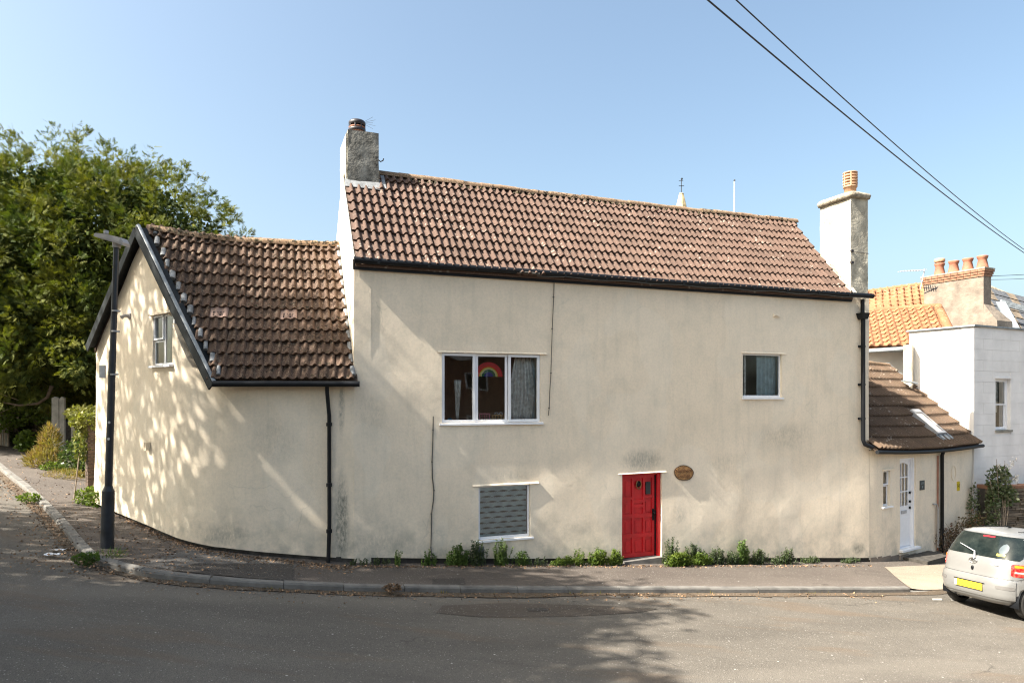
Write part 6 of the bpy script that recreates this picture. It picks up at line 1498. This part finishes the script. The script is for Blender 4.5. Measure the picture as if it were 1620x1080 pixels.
q = MB(); q.box(lambda a, b_, c: (bp[0]+a, bp[1]+b_, c), -.04, .04, -.04, .04, bz-.2, bz+1.8); q.build('core', M['mortar'], T)

pcv = [((bp[0]-.05, bp[1]-.1, bz+1.75), (.28, .2, .16)), ((bp[0]-.12, bp[1]-.1, bz+1.3), (.12, .12, .4))]
def bush(name, label, cat, px, py, lobes, n, size, mat, tm=LEAF, droop=.0, jit=.7, stem=True, inner=.4, group=None):
    b = GP(px, py); T = thing(name, label, cat, b, group); L = [((b[0]+l[0], b[1]+l[1], b[2]+l[2]), l[3]) for l in lobes]
    crown(T, M[mat], tm, L, n, size, inner, .3, .7, droop, jit, name='foliage')
    if stem:
        for l in lobes:
            q = MB(); q.tube([b, (b[0]+l[0]*.5, b[1]+l[1], b[2]+l[2]*.6), (b[0]+l[0], b[1]+l[1], b[2]+l[2])], [.02, .014, .008], 5); q.build('stem', M['twig'], T)
    return T
bush('bramble_bush', 'dark green bramble bush in front of the gate posts', 'bush', 118, 752, [(.05, .1, .42, (.45, .3, .46)), (.35, .05, .25, (.35, .3, .32)), (.1, .25, .85, (.22, .2, .3))], 2300, .09, 'ivy')
bush('climbing_shrub', 'yellowish climber sprawling over the brick pier top', 'shrub', 133, 742, [(.15, -.3, 1.62, (.42, .3, .20)), (.08, -.1, 1.3, (.16, .2, .35)), (.1, -.35, .9, (.12, .15, .45))], 1300, .10, 'dryb', SPRAY)
b = (bp[0]-.2, bp[1]-.25, zp(bp[0]-.2, bp[1]-.25)); T = thing('pier_creeper', 'yellowing creeper draped over the narrow brick pier', 'creeper', b); crown(T, M['dryb'], LEAF, pcv, 620, .085, .5, .3, .5, .3, .7, name='foliage')
q = MB(); q.tube([b, (b[0]+.05, b[1]+.1, bz+1.0), (bp[0]-.05, bp[1]-.12, bz+1.8)], [.015, .012, .006], 5); q.build('stem', M['twig'], T)
bush('dry_grass_tuft', 'golden dry grass tuft at the foot of the ivy wall', 'grass tuft', 70, 740, [(0, 0, .2, (.45, .3, .3)), (.05, .15, .65, (.22, .2, .45))], 2600, .16, 'dry', ([(0, 0, 0), (.06, .5, .02), (0, 1, 0), (-.06, .5, .02)], [(0, 1, 2, 3)]), -.8, .4, False)
bush('broadleaf_plant', 'pale broad-leaved plant at the shady end of the ivy wall', 'plant', 44, 714, [(0, 0, .3, (.32, .25, .3)), (.2, 0, .2, (.25, .2, .2))], 420, .16, 'weedb')
bush('bindweed_tuft', 'small bright tuft between the golden grass and the bramble', 'plant', 84, 744, [(0, 0, .1, (.3, .2, .12))], 420, .06, 'weedb')
bush('grass_tuft', 'straw coloured tuft below the bramble bush', 'grass tuft', 102, 757, [(0, 0, .08, (.5, .2, .12))], 900, .09, 'dry', ([(0, 0, 0), (.06, .5, .02), (0, 1, 0), (-.06, .5, .02)], [(0, 1, 2, 3)]), -.8, .5, False)
bush('wall_foot_plant', 'leafy weeds at the left foot of the curved wall', 'weed', 148, 797, [(0, -.1, .15, (.3, .14, .2)), (.22, -.25, .12, (.2, .12, .15))], 900, .065, 'weedb')
bush('kerb_weed', 'bright green weed growing over the side street kerb', 'weed', 46, 789, [(0, 0, .03, (.2, .13, .07))], 260, .055, 'weedb', stem=False)
bush('kerb_weed', 'dark green weed spilling over the kerb by the lamp post', 'weed', 140, 886, [(-.02, -.02, .03, (.17, .09, .07))], 500, .045, 'weed', stem=False)
bush('kerb_grass', 'sparse grass around the foot of the lamp post', 'grass tuft', 178, 880, [(0, -.05, .03, (.22, .15, .05))], 160, .09, 'weed', ([(0, 0, 0), (.05, .5, .02), (0, 1, 0), (-.05, .5, .02)], [(0, 1, 2, 3)]), -1., .4, False)
# buddleia on the right and its companions
b = (13.33, 18.57, zp(13.33, 18.57)); T = thing('buddleia_bush', 'straggly buddleia with pale dry plumes where the annexe meets the stone wall', 'bush', b)
crown(T, M['buddleia'], LEAF, [((13.33, 18.7, -2.3), (.26, .22, .42)), ((13.5, 18.7, -2.65), (.28, .2, .25)), ((13.1, 18.6, -3.0), (.13, .15, .6))], 1500, .09, .5, .3, .6, .0, .7, name='foliage')
q = MB()
for e in ((13.2, 18.6, -1.65), (13.5, 18.7, -1.7), (13.65, 18.75, -1.85), (13.0, 18.6, -2.1), (13.4, 18.7, -1.9)): q.tube([b, (b[0]+(e[0]-b[0])*.5, b[1], -3.1), e], [.02, .012, .006], 5)
q.build('stem', M['twig'], T)['kind'] = 'stuff'
pl_, dl_ = [], []
for c0_, c1_ in (((13.55, 18.7, -2.05), (13.85, 18.75, -1.62)), ((13.5, 18.7, -2.1), (13.55, 18.7, -1.8)), ((13.65, 18.7, -2.3), (13.9, 18.75, -2.1)), ((13.3, 18.7, -2.1), (13.35, 18.7, -1.8))):
    for k in range(60): f = random.random(); pl_.append(np.array(c0_)*(1-f)+np.array(c1_)*f+rng.normal(size=3)*.022); dl_.append(rng.normal(size=3))
scatter('dry_plume', plain('pale_plume', (.62, .58, .52), .9, 0, .1, 9, 0), T, *LEAF, pl_, dl_, rng.uniform(.03, .06, len(pl_)))['kind'] = 'stuff'
bb_ = AF(fa(1533), .12, 0); b = (bb_[0], bb_[1], zp(bb_[0], bb_[1])); T = thing('wall_climber', 'thin leafy climber on the cream annexe wall above the car', 'climber', b)
crown(T, M['buddleia'], LEAF, [((b[0]-.02, b[1]-.05, b[2]+1.1), (.16, .08, .8)), ((b[0], b[1]-.1, b[2]+.5), (.25, .12, .4))], 560, .08, .6, .2, .5, 0, .7, name='foliage'); q = MB(); q.tube([b, (b[0]+.03, b[1]-.04, b[2]+1.0), (b[0]-.05, b[1]-.03, b[2]+1.95)], [.012, .01, .004], 5); q.build('stem', M['twig'], T)
bb_ = AF(fa(1492), .22, 0); b = (bb_[0], bb_[1], zp(bb_[0], bb_[1])); T = thing('thorny_shrub', 'bare russet shrub at the foot of the annexe downpipe', 'shrub', b)
crown(T, M['russet'], LEAF, [((b[0]-.1, b[1], b[2]+.35), (.45, .22, .35)), ((b[0]+.5, b[1]+.2, b[2]+.55), (.45, .22, .42)), ((b[0]+.8, b[1]+.35, b[2]+.8), (.25, .2, .35))], 1700, .055, .6, .2, .5, 0, .7, name='foliage')
q = MB()
for _ in range(46):
    x0_ = random.uniform(-.3, .9); p = Vector((b[0]+x0_, b[1]+x0_*.45, b[2])); q.tube([p, p+Vector((random.gauss(0, .1), random.gauss(0, .05), .4)), p+Vector((random.gauss(0, .25), random.gauss(0, .1), random.uniform(.5, .95)))], [.008, .006, .003], 4)
q.build('stem', M['bark'], T)['kind'] = 'stuff'

# weeds along the foot of the facade
def weed(px, hgt, wid, n, mat, label, ls=.045, out=.12, grp='weeds at the foot of the facade'):
    n = int(n*1.6); hgt *= 1.12; wid *= 1.3; ls *= .92
    t = ft(px, -.1); o = FW(t, out, 0); z = zp(o[0], o[1]); T = thing('weed_clump', label, 'weed', (o[0], o[1], z), grp); P, D = [], []; q = MB()
    for s_ in range(n):
        dx = random.gauss(0, wid*.4); dy = random.uniform(-.05, .10); hh = hgt*random.uniform(.45, 1.05)*math.exp(-(dx/wid)**2*.7); lean = random.gauss(0, .12)
        bse = Vector((o[0]+ux*dx+uy*dy, o[1]+uy*dx-ux*dy, z)); tip = bse+Vector((ux*lean*hh+uy*.1*hh, uy*lean*hh-ux*.1*hh, hh)); q.tube([bse, bse.lerp(tip, .6), tip], [.004, .0035, .002], 3, False)
        k = int(8+hh*62)
        for i in range(k):
            f = (i+random.random())/k; c = bse.lerp(tip, f); P.append(c); a = random.random()*6.28; D.append((math.cos(a), math.sin(a), random.uniform(.0, .9)))
    q.build('stem', M['weed'], T)['kind'] = 'stuff'; nn = len(P); scatter('foliage', M[mat], T, *LEAF, P, D, rng.uniform(.6, 1.3, nn)*ls)
weed(560, .10, .12, 8, 'weedd', 'tiny weed tuft at the crease where wing and facade meet', .03)
weed(590, .12, .35, 18, 'weedd', 'low dark creeping weeds just right of the wing, below the bare wall', .03)
weed(629, .26, .07, 7, 'weed', 'single slim upright weed in the gap left of the wall cable', .035)
weed(678, .24, .14, 14, 'weed', 'small weed clump under the lower end of the long wall cable', .04)
weed(722, .34, .26, 34, 'weed', 'bushy green weed clump left of the grey box', .045)
weed(752, .44, .15, 22, 'weedd', 'tall dark spiky weed clump beside the grey box', .04)
weed(792, .46, .16, 20, 'weed', 'tall weed clump right of the grey box under the film-covered window', .04)
weed(824, .26, .20, 20, 'weed', 'medium weed clump below the right edge of the film-covered window', .04)
weed(852, .14, .22, 14, 'weedd', 'low dark weeds midway between the lower window and the bright clumps', .035)
weed(890, .16, .28, 30, 'weedb', 'low yellow-green weeds where the tree shade ends', .04)
weed(915, .30, .10, 12, 'weedb', 'small bright upright weed left of the leafy pair by the door', .04)
weed(944, .32, .20, 34, 'weedb', 'bright sunlit leafy weed clump second left of the red door', .05)
weed(972, .28, .16, 26, 'weedb', 'bright weed clump touching the left foot of the red door', .05)
weed(1062, .48, .16, 26, 'weedd', 'tall dark lavender-like clump just right of the red door', .04, .06)
weed(1068, .26, .26, 60, 'weedb', 'broad bright leafy clump in front of the dark one right of the red door', .06, .24)
weed(1102, .26, .22, 34, 'weedb', 'second bright leafy clump right of the red door', .05, .2)
weed(1095, .42, .26, 30, 'weedd', 'dark spiky weeds behind the second bright clump', .04, .06)
weed(1130, .32, .22, 34, 'weedd', 'grey-green weed clump left of the tallest weed', .04)
weed(1172, .48, .12, 22, 'weed', 'tallest weed of the row right of the door', .05)
weed(1155, .26, .16, 26, 'weedd', 'low grey-green weeds at the left foot of the tallest weed', .04)
weed(1196, .30, .22, 34, 'weedd', 'grey-green weeds right of the tallest weed', .04)
weed(1244, .32, .14, 22, 'weedd', 'pointed weed clump standing alone below the small upper window', .04)
weed(1232, .16, .26, 26, 'weedd', 'low weeds left of the pointed clump', .035)
weed(1282, .13, .34, 34, 'weedd', 'low creeping weeds in the dark plinth gap, nearer the pointed clump', .03, .05)
weed(1345, .11, .34, 30, 'weedd', 'low creeping weeds in the dark plinth gap, nearer the annexe', .03, .05)
pp_ = []; dd_ = []
for _ in range(900):
    i = random.choice([random.randrange(len(kc)//2, len(kc)-20)]); x, y = kc[i]
    if mnoise.noise((x*1.3, 2, 0)) < .12 or not (-4 < x < 7.4): continue
    q_ = offs(kc[i-1:i+2], -.02)[1]; pp_.append((q_[0]+random.gauss(0, .05), q_[1]-abs(random.gauss(0, .02)), zp(x, y)-.10)); dd_.append((random.gauss(0, .5), random.gauss(0, .5), 1))
tag(scatter('gutter_grass', M['dry'], None, [(0, 0, 0), (.08, .5, .02), (0, 1, 0), (-.08, .5, .02)], [(0, 1, 2, 3)], pp_, dd_, rng.uniform(.03, .08, len(pp_))), 'thin dry grass growing along the foot of the kerb', kind='stuff')
# a few leafed clumps of debris on the kerb joint
b = GP(622, 928); T = bush('leaf_pile', 'small dark pile of twigs and leaves on the kerb below the wall crease', 'debris', 622, 930, [(0, -.03, .02, (.12, .05, .035))], 170, .05, 'litter', stem=False)

# ---------------------------------------------------------------- street trees on the far side that shade the road and the wing
def shade_tree(x, y, h, lobes, n, label, size=.22):
    z = zp(x, y); T = thing('lime_tree', label, 'tree', (x, y, z), 'lime trees shading the road'); L = [((x+l[0], y+l[1], z+l[2]), l[3]) for l in lobes]
    Pc, dc = lobes_points(L, n//16, .5, .3); off = rng.normal(size=(len(Pc), 16, 3))*.30; P = (Pc[:, None, :]+off).reshape(-1, 3); D = (dc[:, None, :]*.6+rng.normal(size=off.shape)*.8).reshape(-1, 3)
    k = (P[:, 1] < 0) | (P[:, 0] < -.80*P[:, 1]-.3); scatter('crown', M['lime'], T, *LEAF, P[k], D[k], rng.uniform(size*.7, size*1.4, int(k.sum())))
    limbs(T, (x, y, z), [c for c, _ in L], .28)
SHADE = True
LOB = lambda k: [(0, 0, 9.0, (3.0*k, 2.9*k, 2.6)), (1.6*k, 1.0, 7.6, (2.2*k, 2.0, 1.7)), (-1.5*k, -1.3, 7.6, (2.4*k, 2.2, 1.9)), (.4, -.2, 10.6, (2.0*k, 2.0, 1.5)), (-.6, 1.6*k, 8.0, (2.0, 1.8, 1.8))]
shade_tree(-15.7, 8.2, 13, [(-.3, 0, 8.4, (2.8, 2.6, 2.4)), (1.2, .8, 6.9, (2.0, 2.0, 1.6)), (-1.6, -1.2, 7.8, (2.3, 2.2, 2.0)), (.5, .1, 12.0, (2.8, 2.6, 2.0)), (2.7, -.2, 10.9, (1.9, 1.9, 1.7)), (.5, .1, 12.0, (2.8, 2.6, 2.0)), (2.7, -.2, 10.9, (1.9, 1.9, 1.7)), (-2.4, .3, 13.0, (1.6, 1.6, 1.3))], 9000, 'tallest lime tree, across the side street nearest the wing')
shade_tree(-13.0, 3.9, 12, LOB(1.05), 9500, 'lime tree left of the camera, nearest the junction')
shade_tree(-12.0, 2.2, 12, LOB(.8), 9500, 'slighter lime tree at the road edge, left of the camera')
shade_tree(-11.1, 5.6, 12, [(0, 0, 8.8, (1.9, 1.9, 2.2)), (.3, .1, 10.4, (1.5, 1.4, 1.4)), (-.4, -.6, 7.6, (1.6, 1.5, 1.3))], 8500, 'slender lime tree standing closest to the corner')
shade_tree(-17.6, 2.6, 12, LOB(1.2), 6500, 'lime tree left of the camera, set back behind the nearest one')
shade_tree(-21.0, 6.0, 12, LOB(1.1), 6500, 'farthest left lime tree beside the side street')
shade_tree(-9.5, -3.5, 12, LOB(1.1), 12000, 'lime tree behind the camera on the near side of the road')

# ---------------------------------------------------------------- brick house across the road (seen mirrored in the panes)
bh = thing('brick_house', 'red brick house with white windows across the road behind the camera', 'house', FP(6, -22, -4))
def opp(t0, t1, z0, z1, mat, name, d0=0., d1=.05): q = MB(); q.box(lambda a, b, c: FP(a, -20-b, c), t0, t1, -d1, -d0, z0, z1); return q.build(name, M[mat], bh)
q = MB(); q.box(lambda a, b, c: FP(a, -20-b, c), -4, 16, 0, 7, -5, 2.3); q.build('wall', M['brick'], bh)
q = MB(); q.hexa([FP(-4.2, -19.7, 2.3), FP(16.2, -19.7, 2.3), FP(-4.2, -27.3, 2.3), FP(16.2, -27.3, 2.3), FP(-4.2, -23.4, 4.8), FP(16.2, -23.4, 4.8), FP(-4.2, -23.6, 4.8), FP(16.2, -23.6, 4.8)]); q.build('roof', M['slate'], bh)
for t in (-2.5, 1, 4.5, 8, 11.5):
    for z in (-2.6, .3):
        w = opp(t, t+1.3, z, z+1.4, 'white', 'window', 0, .06); q = MB(); q.box(lambda a, b, c: FP(a, -20-b, c), t+.1, t+1.2, -.075, -.062, z+.1, z+1.3); q.build('pane', M['black'], w)
opp(6.4, 7.3, -3.9, -1.8, 'red', 'door')

# ---------------------------------------------------------------- lift everything onto the datum
for o in list(S.objects):
    if o.parent is None: o.location.z += CZ
